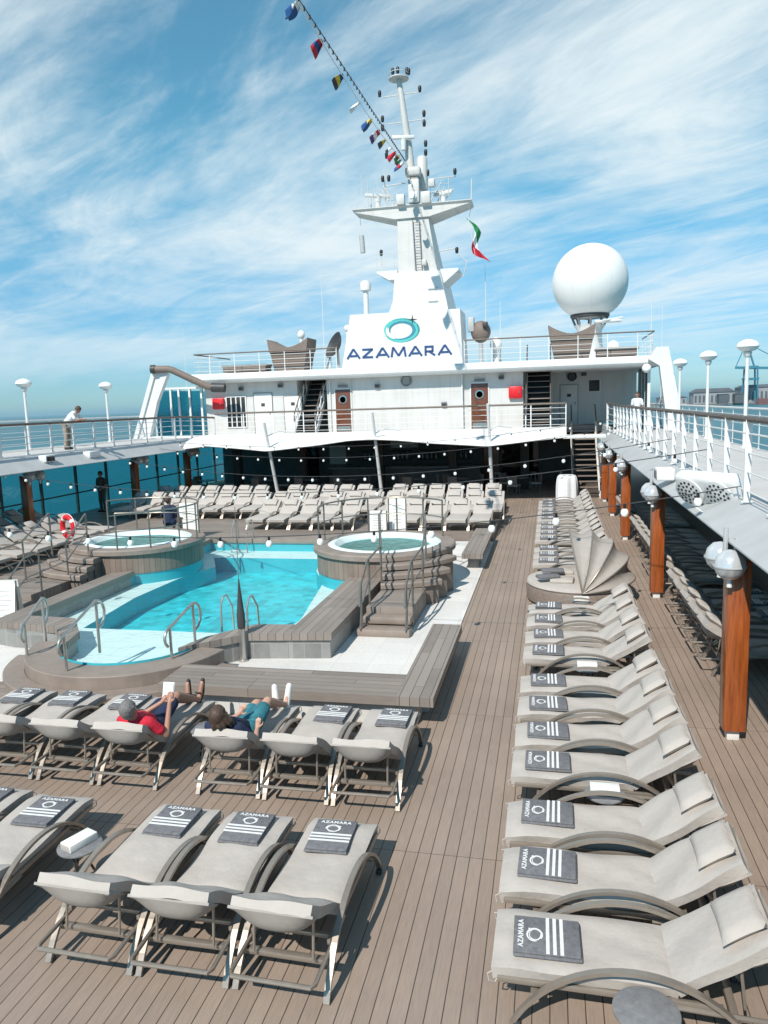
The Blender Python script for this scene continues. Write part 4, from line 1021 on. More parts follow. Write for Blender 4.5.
SL = [(-8.19, 19.6), (-6.18, 19.6), (-8.08, 18.42), (-8.09, 18.0), (-6.0, 18.45), (-6.0, 18.0), (-5.95, 17.06), (-5.96, 16.64), (-7.93, 16.69), (-7.42, 16.5), (-8.16, 15.6), (-7.85, 15.6), (-5.88, 15.68), (-4.53, 15.62), (-7.5, 20.55), (-7.25, 20.58), (-6.8, 20.5), (-6.71, 20.45), (-8.35, 12.05), (-4.5, 11.9)]
for (x, z) in SL:
    m = MB(); m.lathe([(.0, -.16), (.07, -.15), (.085, -.02), (.085, .08), (.05, .14), (0, .15)], 10, (x, 38.9, z)); m.build('signal_light', M['black'], ms)
m = MB(); m.lathe([(.26, 14.9), (.26, 16.35), (.2, 16.45), (0, 16.46)], 14, (-6.15, 38.9, .0)); m.build('radar_drum', M['mast_paint'], ms)
m = MB(); m.rbox((-6.5, 38.4, 14.72), (.55, .4, 1.1), .05); m.rbox((-6.5, 38.3, 15.6), (.75, .5, .4), .08); m.build('equipment_box', M['mast_paint'], ms)
m = MB(); m.rbox((-6.5, 38.18, 14.5), (.36, .04, .3), .01); m.build('searchlight', M['bulb_white'], ms)
m = MB(); m.tube([(-5.4, 38.9, 11.9), (-4.5, 38.9, 12.0)], .03, 6); m.tube([(-4.45, 38.9, 11.75), (-4.0, 38.9, 11.3), (-4.2, 38.9, 10.6), (-4.5, 38.9, 10.9)], .025, 6); m.tube([(-8.35, 38.9, 11.9), (-8.3, 38.9, 11.0)], .025, 6); m.build('bracket_arm', M['mast_paint'], ms)
m = MB()
for z in (7.0, 7.6, 8.2, 8.8, 9.4, 10.0): m.box(-5.9, -5.4, 38.24, 38.3, z, z + .05)
m.build('ladder_rungs', M['grey_paint'], ms)
# more gear: platform rails, scanners, whips, ladder, boxes
q_ = random.Random(3)
for (x0, x1, zz) in ((-8.6, -7.4, 14.12), (-5.7, -4.8, 14.12), (-8.5, -7.6, 11.05)):
    m = MB(); m.tube([(x0, 38.45, zz + .85), (x1, 38.45, zz + .85)], .012, 6); m.tube([(x0, 38.45, zz + .45), (x1, 38.45, zz + .45)], .009, 6)
    k_ = max(2, int((x1 - x0)/.45))
    for k in range(k_ + 1): m.tube([(x0 + (x1-x0)*k/k_, 38.45, zz), (x0 + (x1-x0)*k/k_, 38.45, zz + .85)], .011, 6)
    m.build('platform_rail', M['mast_paint'], ms)
for (x, y, z, w_, an) in ((-8.4, 38.7, 14.75, 1.3, .5), (-5.1, 38.7, 14.6, 1.0, -.4), (-7.0, 38.6, 17.35, 1.1, .2)):
    m = MB(); m.rbox((x, y, z), (w_, .14, .16), .03, Matrix.Rotation(an, 3, 'Z')); m.lathe([(.12, z - .6), (.15, z - .12), (.06, z - .08)], 10, (x, y, 0)); m.build('radar_scanner', M['white_paint'], ms)
for k in range(9):
    x = q_.uniform(-9.3, -4.0); h_ = q_.uniform(.7, 2.0); m = MB(); m.tube([(x, 38.9, 14.1), (x + q_.uniform(-.1, .1), 38.9, 14.1 + h_)], .018, 6); m.build('whip', M['mast_paint'], ms)
for (x, z, s_) in ((-7.15, 14.35, .4), (-5.9, 14.35, .45), (-6.05, 11.3, .22), (-5.6, 15.0, .3), (-7.3, 16.2, .25)):
    m = MB(); m.rbox((x, 38.28, z), (s_, .3, s_*1.2), .03); m.build('junction_box', M['mast_paint'], ms)
for z0_, z1_ in ((10.95, 13.4),):
    for dx in (-.16, .16): m = MB(); m.tube([(-6.35 + dx, 38.4, z0_), (-6.45 + dx, 38.4, z1_)], .022, 6); m.build('ladder_rail', M['tablet_top'], ms)
    for k in range(9): z = z0_ + .15 + k*.27; m = MB(); m.tube([(-6.52, 38.4, z), (-6.22, 38.4, z)], .014, 6); m.build('ladder_rung', M['tablet_top'], ms)
# flag and hanging ball
fl = thing('mast_flag', (-3.85, 38.9, 12.6), 'green, white and red flag hanging from the right end of the mast platform', 'flag')
m = MB(); m.tube([(-3.72, 38.9, 14.0), (-3.9, 38.9, 13.3), (-3.6, 38.9, 11.6)], .012, 6); m.build('halyard', M['white_paint'], fl)
def ff(u0, u1):
    def g(u, v):
        s_ = u0 + (u1 - u0)*u; return (-4.02 + .55*s_ + .22*math.sin(s_*5 + v*2.2) + v*(.55 - .1*s_), 38.85 + .12*math.sin(v*7 + s_*6), 13.4 - 1.75*s_ - .75*v*(1 - .4*s_))
    return g
for (a, b_, mm) in ((0, .36, 'flag_green'), (.36, .62, 'flag_white'), (.62, 1, 'flag_red')):
    m = MB(); m.grid(ff(a, b_), 8, 10, thick=.01); m.build('flag_stripe', M[mm], fl)
dv = thing('signal_cone', (-9.3, 38.9, 12.9), 'pale grey cylinder hanging under the left end of the mast platform', 'day shape')
m = MB(); m.tube([(-9.4, 38.9, 14.0), (-9.35, 38.9, 12.95)], .012, 6); m.build('line', M['white_paint'], dv)
m = MB(); m.tube([(-9.35, 38.9, 12.95), (-9.3, 38.9, 12.1)], .13, 10); m.build('cylinder', M['grey_paint'], dv)
# roof things
rd = thing('radome', (2.1, 42, 6.2), 'huge white spherical radome on a short pedestal behind the roof rail', 'radome')
m = MB(); m.sphere((2.07, 42, 10.4), 1.92, 48, 30); m.build('dome', M['radome_white'], rd)
m = MB()
for k in range(6):
    a = PI*k/6; Mr = Matrix.Rotation(a, 3, 'Z'); m.tube([Vector((2.07, 42, 10.4)) + Mr @ Vector((1.922*math.cos(t_), 0, 1.922*math.sin(t_))) for t_ in [2*PI*q/40 for q in range(40)]], .006, 4, closed=True)
m.build('panel_seam', M['wall_paint'], rd)
m = MB(); m.lathe([(.95, 8.58), (1.0, 8.62), (1.0, 8.74), (.9, 8.78)], 28, (2.07, 42, 0)); m.build('base_ring', M['dark_grey'], rd)
m = MB(); m.lathe([(.9, 6.18), (.7, 6.3), (.62, 7.9), (.8, 8.2)], 20, (2.07, 42, 0)); m.build('pedestal', M['white_paint'], rd)
for k in range(8):
    a = k*PI/4; m = MB(); m.tube([(2.07 + .9*math.cos(a), 42 + .9*math.sin(a), 8.6), (2.07 + .72*math.cos(a), 42 + .72*math.sin(a), 8.15)], .06, 8); m.build('strut', M['tablet_top'], rd)
m = MB(); m.tube([(2.6, 40.4, 8.25), (3.6, 40.8, 8.4), (2.4, 41.5, 8.3)], .05, 6); m.rbox((2.9, 40.9, 8.25), (1.3, .7, .1), .02); m.build('service_platform', M['white_paint'], rd)
for i, cx in enumerate((-12.68, 1.0)):
    t = thing('saddle_shelter', (cx, 37, 6.2), ('brown saddle-topped shelter with slatted walls left of the name board' , 'brown saddle-topped shelter with slatted walls below the white radome')[i], 'shelter', 'saddle topped shelters')
    pr = [(-1.06 + 2.12*q/20) for q in range(21)]; tops = [(cx + x, 7.36 + .42*abs(x/1.06)**1.7) for x in pr]
    def slab_(nm, pl, y0, y1, mm):
        n = len(pl); m = MB(); m.add([(x, y0, z) for x, z in pl] + [(x, y1, z) for x, z in pl], [(i, (i+1) % n, n + (i+1) % n, n + i) for i in range(n)] + [tuple(range(n)), tuple(n + k for k in reversed(range(n)))]); m.build(nm, M[mm], t)
    slab_('fascia', [(cx + .97, 7.13), (cx - .97, 7.13)] [::-1] + [(x, z) for x, z in reversed(tops)], 36.25, 37.75, 'rattan')
    slab_('slatted_wall', [(cx - .76, 6.18), (cx + .76, 6.18), (cx + .95, 7.129), (cx - .95, 7.129)], 36.35, 37.65, 'shelter_slats')
dish = thing('satellite_dish', (-10.6, 38, 6.2), 'dark satellite dish left of the name board', 'dish')
m = MB(); Mx = Matrix.Translation((-10.7, 38, 7.45)) @ Matrix.Rotation(R(-60), 4, 'Y') @ Matrix.Rotation(R(35), 4, 'X'); m.lathe([(0, -.2), (.3, -.16), (.55, -.03), (.72, .14), (.70, .15), (.53, .0), (.3, -.12), (0, -.16)], 24); m.v = [tuple(Mx @ Vector(v)) for v in m.v]; m.build('reflector', M['dark_grey'], dish)
m = MB(); m.tube([(-10.55, 38, 6.18), (-10.6, 38, 7.4)], .07, 8); m.build('stand', M['grey_paint'], dish)
d2 = thing('searchlight', (-3.3, 37.5, 6.2), 'brown and grey ship searchlight right of the name board', 'searchlight')
m = MB(); m.sphere((-3.25, 37.6, 7.75), .48, 18, 12, (1, .8, 1.1)); m.build('housing', M['rattan'], d2)
m = MB(); m.tube([(-3.25, 37.6, 6.18), (-3.25, 37.6, 7.3)], .1, 8); m.build('stand', M['grey_paint'], d2); m = MB(); m.rbox((-3.7, 37.5, 8.1), (.3, .4, .7), .05); m.build('control_box', M['grey_paint'], d2)
m = MB(); m.rbox((-3.0, 37.2, 8.05), (.25, .2, .25), .04); m.build('lamp_box', M['dark_grey'], d2)
for i, (x, y, z0, z1, lab) in enumerate(((-20.1, 40, 3, 8.9, 'thin whip antenna at the left end of the deckhouse roof'), (-11.9, 40, 6.18, 11.9, 'thin whip antenna left of the name board'), (-3.2, 40, 6.18, 11.3, 'thin whip antenna right of the mast'), (4.9, 40, 6.18, 9.6, 'thin whip antenna right of the radome'), (5.3, 39.2, 3.0, 8.7, 'white stick antenna at the right end of the roof'), (-2.4, 39, 6.18, 9.3, 'short whip antenna beside the searchlight'))):
    t = thing('antenna', (x, y, z0), lab, 'antenna', 'antennas on the roof')
    m = MB(); m.tube([(x, y, z0), (x, y, z0 + 1.0), (x, y, z1)], [.035, .025, .009], 6); m.build('whip', M['white_paint'], t)
    m = MB(); m.lathe([(.07, z0), (.07, z0 + .2), (.04, z0 + .24)], 10, (x, y, 0)); m.build('mount', M['grey_paint'], t)
vp = thing('vent_pipe', (-9.25, 39, 6.2), 'white vent pipe with wide cap left of the mast', 'vent')
m = MB(); m.lathe([(.14, 6.18), (.14, 10.2)], 12, (-9.25, 39, 0)); m.build('pipe', M['white_paint'], vp); m = MB(); m.lathe([(.15, 10.2), (.28, 10.25), (.28, 10.6), (.18, 10.72), (0, 10.73)], 14, (-9.25, 39, 0)); m.build('cap', M['white_paint'], vp)
for i, (x, z, r_, lab) in enumerate(((-12.7, 8.15, .2, 'small white dome antenna behind the left shelter'), (3.0, 6.75, .32, 'small white dome antenna behind the right roof rail'), (-10.2, 8.35, .16, 'small white dome antenna beside the satellite dish'), (-2.6, 7.2, .3, 'small white dome antenna right of the searchlight'))):
    t = thing('dome_antenna', (x, 38.6, 6.2), lab, 'antenna', 'small dome antennas')
    m = MB(); m.sphere((x, 38.6, z), r_, 16, 10, (1, 1, 1.15)); m.build('dome', M['radome_white'], t)
    m = MB(); m.lathe([(r_*.6, 6.18), (r_*.5, z - r_*.7)], 10, (x, 38.6, 0)); m.build('stand', M['white_paint'], t)
for i, (x, lab) in enumerate(((-14.6, 'left'), (-13.9, 'right'))):
    pass
lg = thing('roof_lounge_bed', (-14.6, 36.6, 6.2), 'low rattan day bed on the roof behind the left rail', 'day bed')
m = MB(); m.rbox((-15.0, 36.6, 6.55), (2.4, .9, .12), .03); m.build('cushion', M['fabric_back'], lg); m = MB(); m.rbox((-15.0, 36.6, 6.38), (2.3, .85, .24), .03); m.build('base', M['rattan'], lg)
lg = thing('roof_lounge_bed', (3.0, 36.6, 6.2), 'low rattan day bed on the roof behind the right rail', 'day bed')
m = MB(); m.rbox((3.0, 36.7, 6.6), (1.9, .9, .12), .03); m.build('cushion', M['fabric_back'], lg); m = MB(); m.rbox((3.0, 36.7, 6.4), (1.8, .85, .26), .03); m.build('base', M['rattan'], lg)

# signal flag line
F0, F1 = Vector((-6.95, 38.8, 16.15)), Vector((-4.6, 14.2, 11.9))
fp = [F0.lerp(F1, k/24) - Vector((0, 0, .25*math.sin(PI*k/24))) for k in range(25)]
m = MB(); m.tube(fp, .012, 6); tag(m.build('flag_line', M['white_paint']), 'thin line of signal flags rising from the mast toward the viewer', 'line')
G0, G1 = Vector((-6.95, 38.8, 16.3)), Vector((-4.75, 14.0, 12.2))
g_ = thing('light_line', G0, 'dark line of small lamps running above the flag line from the mast', 'light string')
m = MB(); m.tube([G0.lerp(G1, k/12) for k in range(13)], .012, 6); m.build('cable', M['dark_grey'], g_)
for k in range(1, 46):
    p = G0.lerp(G1, k/46); m = MB(); m.lathe([(0, -.09), (.022, -.08), (.026, 0), (.0, .03)], 6, p); m.build('lamp', M['black'], g_)
FL = [(.035, ('flag_white', 'flag_red', 'flag_blue'), 1.0, 'white, red and blue flag nearest the mast'), (.085, ('black', 'flag_green', 'black'), .55, 'small dark flag second from the mast'), (.13, ('flag_yellow', 'black', 'flag_green'), .5, 'dark green and yellow flag third from the mast'), (.20, ('flag_red',), .8, 'plain red flag on the signal line'), (.27, ('flag_white', 'dark_grey'), .6, 'grey and white flag above the red one'),
      (.355, ('flag_yellow', 'black'), .7, 'yellow and black flag on the signal line'), (.435, ('flag_red', 'flag_white', 'flag_purple'), .9, 'folded red and white flag on the signal line'), (.53, ('flag_yellow', 'flag_blue', 'flag_blue'), .9, 'yellow and blue flag halfway up the signal line'), (.64, ('flag_white',), .8, 'plain white flag on the signal line'), (.755, ('flag_blue', 'flag_yellow', 'black'), .8, 'yellow and black flag with blue edge on the signal line'), (.87, ('flag_red', 'flag_blue', 'flag_red'), .8, 'dark red and blue flag near the top of the signal line'), (.965, ('flag_white', 'flag_blue', 'flag_blue'), .95, 'white edged blue flag topmost in the picture')]
dF = (F1 - F0).normalized()
for i, (u, cs, sz, lab) in enumerate(FL):
    c = F0.lerp(F1, u) - Vector((0, 0, .25*math.sin(PI*u))); sz = sz*(.95 - .45*u); hl = .42*sz; ph = i*1.7
    t = thing('signal_flag', c, lab, 'flag', 'signal flags on the line')
    n = len(cs)
    for k, cname in enumerate(cs):
        def g(a, b_, k=k):
            q = (k + a)/n; return c + dF*((b_ - .5)*2*hl) + Vector((-.75*q*sz*.7, -.1 + .1*math.sin(b_*6 + ph + q*3), -.42*q*sz*.9 + .07*math.sin(b_*5 + ph)))
        m = MB(); m.grid(g, 4, 8, thick=.008); m.build('flag_panel', M[cname], t)

# string lights across the deck
STR = [((2.75, 11.9, 3.05), (-18.0, 14.8, 2.75), .95, 1.0, 'nearest string of white bulbs crossing above the loungers and hot tub stair'),
       ((2.75, 14.2, 3.45), (-17.1, 20.6, 2.7), .75, 1.0, 'second string of white bulbs crossing above the pool'),
       ((2.75, 18.0, 3.45), (-17.1, 26.8, 2.75), .85, 1.0, 'third string of white bulbs crossing behind the hot tubs'),
       ((2.7, 26.5, 3.5), (-17.1, 30.2, 2.85), .75, 1.0, 'fourth string of white bulbs crossing in front of the awning'),
       ((2.6, 31.0, 3.6), (-17.1, 32.0, 3.0), .6, 1.1, 'farthest string of white bulbs hung from the awning poles')]
def bulb_mesh(m, p, s=1.):
    m.lathe([(0, -.065 - .135*s), (.045*s, -.065 - .12*s), (.062*s, -.065 - .08*s), (.055*s, -.065 - .035*s), (.03*s, -.07), (0, -.065)], 12, p)
for (a, b_, sag, sp_, lab) in STR:
    a = Vector(a); b_ = Vector(b_); L = (b_ - a).length; t = thing('string_light', a, lab, 'light string', 'string lights over the deck')
    cpt = lambda u: a.lerp(b_, u) - Vector((0, 0, sag*4*u*(1-u)))
    m = MB(); m.tube([cpt(k/40) for k in range(41)], .008, 6); m.build('cable', M['dark_grey'], t)
    n = int(L / sp_)
    for k in range(n):
        p = cpt((k + .55)/n); m = MB(); m.lathe([(0, .01), (.022, .005), (.026, -.07), (0, -.075)], 8, p); s_ = m.build('socket', M['black'], t)
        m = MB(); bulb_mesh(m, p, 1.0 if a.y < 14 else .72); m.build('bulb', M['bulb_white'], t)

# far harbour
HZ = -20
m = MB(); m.prism([(95, 1900), (2200, 1500), (2600, 2600), (95, 2900)], HZ, HZ + 3.5); structure(m.build('quay', M['land']))
def block_b(x0, x1, y0, y1, h, label, mm, roof=None, g='harbour buildings'):
    t = thing('harbour_building', ((x0+x1)/2, y0, HZ + 3.5), label, 'building', g)
    m = MB(); m.box(x0, x1, y0, y1, HZ + 3.5, HZ + 3.5 + h); m.build('walls', M[mm], t)
    m = MB()
    if roof: frus(m, [(x0 - 2, x1 + 2, y0 - 2, y1 + 2, HZ + 3.5 + h), (x0 + (x1-x0)*.15, x1 - (x1-x0)*.15, y0, y1, HZ + 3.5 + h + roof)])
    else: m.box(x0 - 1, x1 + 1, y0 - 1, y1 + 1, HZ + 3.501 + h, HZ + 5 + h)
    m.build('roof', M['building_dark' if roof else mm], t)
    m = MB(); nx = max(3, int((x1-x0)/9))
    for k in range(nx):
        x = x0 + (x1-x0)*(k + .25)/nx; m.box(x, x + (x1-x0)/nx*.5, y0 - .3, y0 - .02, HZ + 6, HZ + 3.5 + h*.72)
    m.build('door_row', M['building_dark'], t)
block_b(330, 420, 1900, 1960, 26, 'long grey warehouse on the far quay behind the lamp posts', 'building_grey', 9)
block_b(430, 505, 1880, 1950, 34, 'taller grey terminal on the far quay below the crane', 'building_grey', 6)
block_b(260, 322, 1950, 2000, 16, 'low grey shed at the left end of the far quay', 'building_grey', 4)
block_b(520, 640, 1880, 1950, 22, 'pale flat-roofed shed at the right of the far quay', 'building_grey')
for i, x in enumerate((365, 398)): block_b(x, x + 20, 1800, 1820, 20, ('left dark silo block at the waterside', 'right dark silo block at the waterside')[i], 'building_dark', None, 'silo blocks')
def crane(x, y, s, label):
    t = thing('harbour_crane', (x, y, HZ + 3.5), label, 'crane', 'harbour cranes'); z0 = HZ + 3.5
    for dx in (-11, 11):
        for dy in (-9, 9):
            m = MB(); m.tube([(x + dx*s, y + dy*s, z0), (x + dx*.8*s, y + dy*s, z0 + 62*s)], 1.5*s, 6); m.build('leg', M['crane_blue'], t)
    m = MB(); m.box(x - 12*s, x + 12*s, y - 10*s, y + 10*s, z0 + 40*s, z0 + 44*s); m.box(x - 10*s, x + 10*s, y - 10*s, y + 10*s, z0 + 60*s, z0 + 65*s); m.build('portal', M['crane_blue'], t)
    m = MB(); m.sweep([(x - 26*s, y, z0 + 63*s), (x + 80*s, y, z0 + 58*s)], 4*s, 4.5*s, (0, 1, 0)); m.build('boom', M['crane_blue'], t)
    m = MB(); m.tube([(x - 6*s, y, z0 + 62*s), (x - 9*s, y, z0 + 108*s)], 1.8*s, 6); m.tube([(x + 6*s, y, z0 + 62*s), (x - 8*s, y, z0 + 106*s)], 1.6*s, 6); m.build('mast', M['crane_blue'], t)
    m = MB(); m.tube([(x - 9*s, y, z0 + 106*s), (x + 70*s, y, z0 + 60*s)], .8*s, 5); m.tube([(x - 9*s, y, z0 + 106*s), (x - 25*s, y, z0 + 65*s)], .8*s, 5); m.build('stay', M['crane_blue'], t)
crane(440, 1850, 1.25, 'blue quayside crane behind the nearest right lamp post')
crane(640, 1900, 1.2, 'blue quayside crane beyond the right edge')
vs_ = thing('cargo_ship', (480, 1780, HZ), 'dark red cargo ship moored at the far quay', 'ship')
m = MB(); m.prism([(430, 1760), (436, 1752), (540, 1752), (540, 1772), (436, 1772)], HZ, HZ + 13); m.build('hull', M['vessel_red'], vs_)
m = MB(); m.box(520, 536, 1754, 1770, HZ + 13, HZ + 30); m.build('bridge', M['building_grey'], vs_)
# far lamp mast at sea side, behind the left rail
fm = thing('mast_light', (-24.5, 60, -20), 'tall thin floodlight mast standing beyond the left promenade', 'light mast')
m = MB(); m.tube([(-70, 150, -20), (-70, 150, 11)], [.3, .16], 8); m.build('pole', M['grey_paint'], fm)
m = MB(); m.lathe([(.3, 10.6), (1.5, 10.8), (1.5, 11.2), (.2, 11.4)], 12, (-70, 150, 0)); m.build('lamp_ring', M['dark_grey'], fm)
# ------------------------------------------------------------------ sun loungers (local: +Y runs from head to foot, origin at the head-side arm foot)
HU, FU = .53, 1.80          # hinge and foot end along the lounger
def arc_pts(n=26):
    c = 1.66; h = .515; r_ = (c*c/4 + h*h)/(2*h); zc = h - r_; a = math.asin(c/2/r_)
    return [(c/2 + r_*math.sin(t_), zc + r_*math.cos(t_)) for t_ in [-a + 2*a*k/n for k in range(n + 1)]]
def make_lounger(near=True, back=.80, pillow=True, seed=0):
    rnd = random.Random(seed); root = thing('sun_lounger', (0, 0, 0), None, 'sun lounger')
    n = 26 if near else 12
    for s in (-1, 1):
        m = MB(); m.sweep([(s*.365, u, max(z, 0.0) + .012) for u, z in arc_pts(n)], .048, .028, (1, 0, 0)); a = m.build('arm_hoop', M['frame_metal'], root)
        if near:
            for u, z in (arc_pts(n)[1], arc_pts(n)[-2]): m = MB(); m.rbox((s*.365, u, .02), (.055, .05, .04), .008); m.build('foot_pad', M['dark_grey'], a)
    m = MB()
    for s in (-1, 1): m.rbox((s*.315, (HU - .28 + FU - .04)/2, .315), (.03, FU - .04 - HU + .28, .045), .006)
    for u in (.34, 1.2, FU - .06): m.rbox((0, u, .305), (.62, .035, .035), .006)
    for u in (.17, 1.5): m.rbox((0, u, .225), (.70, .055, .045), .008)
    m.build('seat_frame', M['frame_metal'], root)
    B0 = Vector((0, HU, .355)); B1 = Vector((0, -.10, back - .02)); d = (B1 - B0).normalized(); L = (B1 - B0).length; q = Vector((0, -d.z, d.y)); q = q if q.z > 0 else -q
    if near:
        m = MB(); m.tube([(-.33, .60, .29), (-.33, -.12, .265), (-.31, -.16, .264), (.31, -.16, .264), (.33, -.12, .265), (.33, .60, .29)], .018, 8); m.build('support_bow', M['frame_metal'], root)
        for s in (-1, 1):
            m = MB(); m.tube([(s*.24, .10, .27), tuple(B0.lerp(B1, .62) + Vector((s*.24, 0, -.03)))], .012, 6); m.build('back_prop', M['frame_metal'], root)
    # seat mattress with soft top
    nx, ny = (14, 26) if near else (4, 6)
    def seat(u, v):
        x = (u - .5)*2; y = HU + .005 + (FU - HU)*v; e = 1 - abs(x)**6; f = 1 - abs(2*v - 1)**14
        z = .412 + .022*(e*f) + (.008*math.sin(v*8 + seed*1.7) + .007*math.sin(u*6 + v*4 + seed) + .004*math.sin(u*13 - v*11 + seed*2.3) if near else 0) - .055*max(0, v - .86)/.14*.5
        xx = x*.325*(1 - .03*abs(2*v-1)**10); return (xx, y, z)
    m = MB(); m.grid(seat, nx, ny, thick=.085)
    ms_ = m.build('mattress', M['fabric'], root, 60)
    if near:
        m = MB()
        for s in (-1, 1): m.tube([(s*.30, FU - .03, .37), (s*.33, FU + .03, .35), (s*.335, FU + .02, .30), (s*.31, FU - .02, .275), (s*.30, FU - .04, .30)], .0055, 6)
        m.build('tie_strap', M['fabric'], ms_)
    # back cushion: rounded pouch hanging over the head end
    def cush(u, v):
        x = (v - .5)*2; s_ = L*u; e = 1 - abs(x)**6
        top = .075 + .018*e*math.sin(PI*min(max(u, .05), .95)) + (.010*math.sin(u*7 + seed*2 + v*3) + .006*math.sin(v*9 - u*6 + seed) if near else 0)
        p = B0 + d*s_ + q*top; return (x*(.325 - .012*u), p.y, p.z)
    m = MB(); m.grid(cush, 14 if near else 5, nx, thick=.085)
    bc = m.build('back_cushion', M['fabric'], root, 60)
    def pouch(u, v):
        x = (v - .5)*2; s_ = L*(1.015 - .62*u); sag = .012 + .125*math.sin(PI*min(u*1.15, 1))*(1 - abs(x)**3)
        p = B0 + d*s_ - q*sag; return (x*(.33 - .10*u*u), p.y, p.z)
    m = MB(); m.grid(pouch, 10 if near else 4, nx, thick=.02); m.build('back_sling', M['fabric_back'], root, 60)
    if pillow:
        def pil(u, v, sgn):
            x = (v - .5)*2; y = (u - .5)*2; th = .052*max(0, (1 - x**4))**.5*max(0, (1 - y**4))**.5
            pin = 1 - .07*(1 - abs(x)**2)*abs(y)**3; pin2 = 1 - .06*(1 - abs(y)**2)*abs(x)**3
            p = B0 + d*(L*.78 + y*.165*pin) + q*(.105 + .035 + sgn*th); return (x*.235*pin2 + .012*math.sin(seed*3), p.y, p.z)
        k = 10 if near else 4
        m = MB(); m.grid(lambda u, v: pil(u, v, 1), k, k); m.grid(lambda u, v: pil(v, u, -1), k, k); po = m.build('pillow', M['fabric'], root, 70)
        if near:
            m = MB()
            for s in (-1, 1): m.rbox((s*.10, *(B0 + d*(L*.97) + q*.135)[1:]), (.05, .02, .03), .006)
            m.build('pillow_tab', M['fabric_back'], po)
    return root
def make_towel(text=True):
    m = MB(); w_, l_ = .40, .49; y0 = 1.17; z0 = .437
    m.rbox((0, y0 + l_/2, z0 + .012), (w_, l_, .022), .01); m.rbox((.004, y0 + l_/2 + .004, z0 + .034), (w_ - .012, l_ - .01, .022), .01)
    zt = z0 + .046
    for k in range(3): m.box(-w_/2 + .008, w_/2 - .008, y0 + .13 + k*.05, y0 + .155 + k*.05, zt - .002, zt + .0012, 1)
    if text:
        # swirl emblem and worn lettering
        for (a0_, sp_, r_, w_0) in ((-2.2, 5.7, .066, .009), (.4, 4.6, .053, .006)):
            n = 26; vs = []
            for k in range(n + 1):
                a = a0_ + sp_*k/n; w2 = w_0*max(0, math.sin(PI*k/n))**.5 + .001
                for s_ in (-1, 1): vs.append((-.01 + (r_ + s_*w2)*math.cos(a), y0 + .335 + (r_*.80 + s_*w2)*math.sin(a), zt + .0015))
            m.add(vs, [(2*k, 2*k+1, 2*k+3, 2*k+2) for k in range(n)], 1)
        m.box(.045, .062, y0 + .368, y0 + .382, zt, zt + .0014, 1)
        text_mesh(m, 'AZAMARA', .054, Matrix.Translation((0, y0 + .420, zt + .0012)), 1, .0006, .0015, 1.05, space=1.15)
    o = m.build('folded_towel', [M['towel_grey'], M['towel_white']]); return o
L_NEAR = [make_lounger(True, .80, True, k) for k in range(3)]
L_BACK = [make_lounger(True, .80, False, k + 8) for k in range(3)]
L_FLAT = make_lounger(True, .58, False, 5)
L_FAR = make_lounger(False, .78, True, 7)
T_NEAR, T_FAR = make_towel(True), make_towel(True)
protos = L_NEAR + L_BACK + [L_FLAT, L_FAR, T_NEAR, T_FAR]; used = set()
NUM = ['first', 'second', 'third', 'fourth', 'fifth', 'sixth', 'seventh', 'eighth', 'ninth', 'tenth', 'eleventh', 'twelfth', 'thirteenth', 'fourteenth', 'fifteenth', 'sixteenth', 'seventeenth', 'eighteenth', 'nineteenth', 'twentieth']
def put(proto, x, y, z, rot, label, group, cat):
    if proto.name in used: o = copy_tree(proto)
    else: used.add(proto.name); o = proto
    o.location = (x, y, z); o.rotation_euler = (0, 0, rot); tag(o, label, cat, group); return o
rr = random.Random(4)
def lounger(x, y, z, rot, label, group, proto=None, far=False):
    p = proto or (L_FAR if far else L_NEAR[rr.randrange(3)])
    j = rr.uniform(-.026, .026); return put(p, x, y, z, rot + j, label, group, 'sun lounger')
def towel(x, y, z, rot, label, group, dx=0, dy=0):
    o = put(T_NEAR, x, y, z, rot + rr.uniform(-.035, .035), label, group, 'towel'); return o
# right hand row: feet to the left, heads to the right
RR = [5.21, 6.07, 6.92, 8.02, 8.85, 9.69, 10.53, 11.82, 12.74, 13.62, 14.48]
near_lab = ['nearest the camera beside the round side table', 'second from the round side table', 'third from the round side table, next to the white booklet']
for i, y in enumerate(RR):
    lab = near_lab[i] if i < 3 else '%s up from the round side table in the right row' % NUM[i]
    lounger(1.40, y, 0, R(90), 'pale grey cushioned sun lounger, %s' % lab, 'loungers in the right row')
    towel(1.40, y, 0, R(90), 'folded grey towel with white stripes on the %s right-row lounger from the camera' % NUM[i], 'towels on the right row')
R2 = [18.75, 19.6, 20.45, 21.9, 22.75, 23.6, 24.45, 25.7, 26.55, 27.4, 28.6, 29.45, 30.3]
for i, y in enumerate(R2):
    lounger(1.40, y, 0, R(90), 'sun lounger in the far right row, %s beyond the canopied day bed' % NUM[i], 'loungers in the far right row', far=True)
    towel(1.40, y, 0, R(90), 'folded striped towel on the %s lounger beyond the canopied day bed' % NUM[i], 'towels on the far right row')
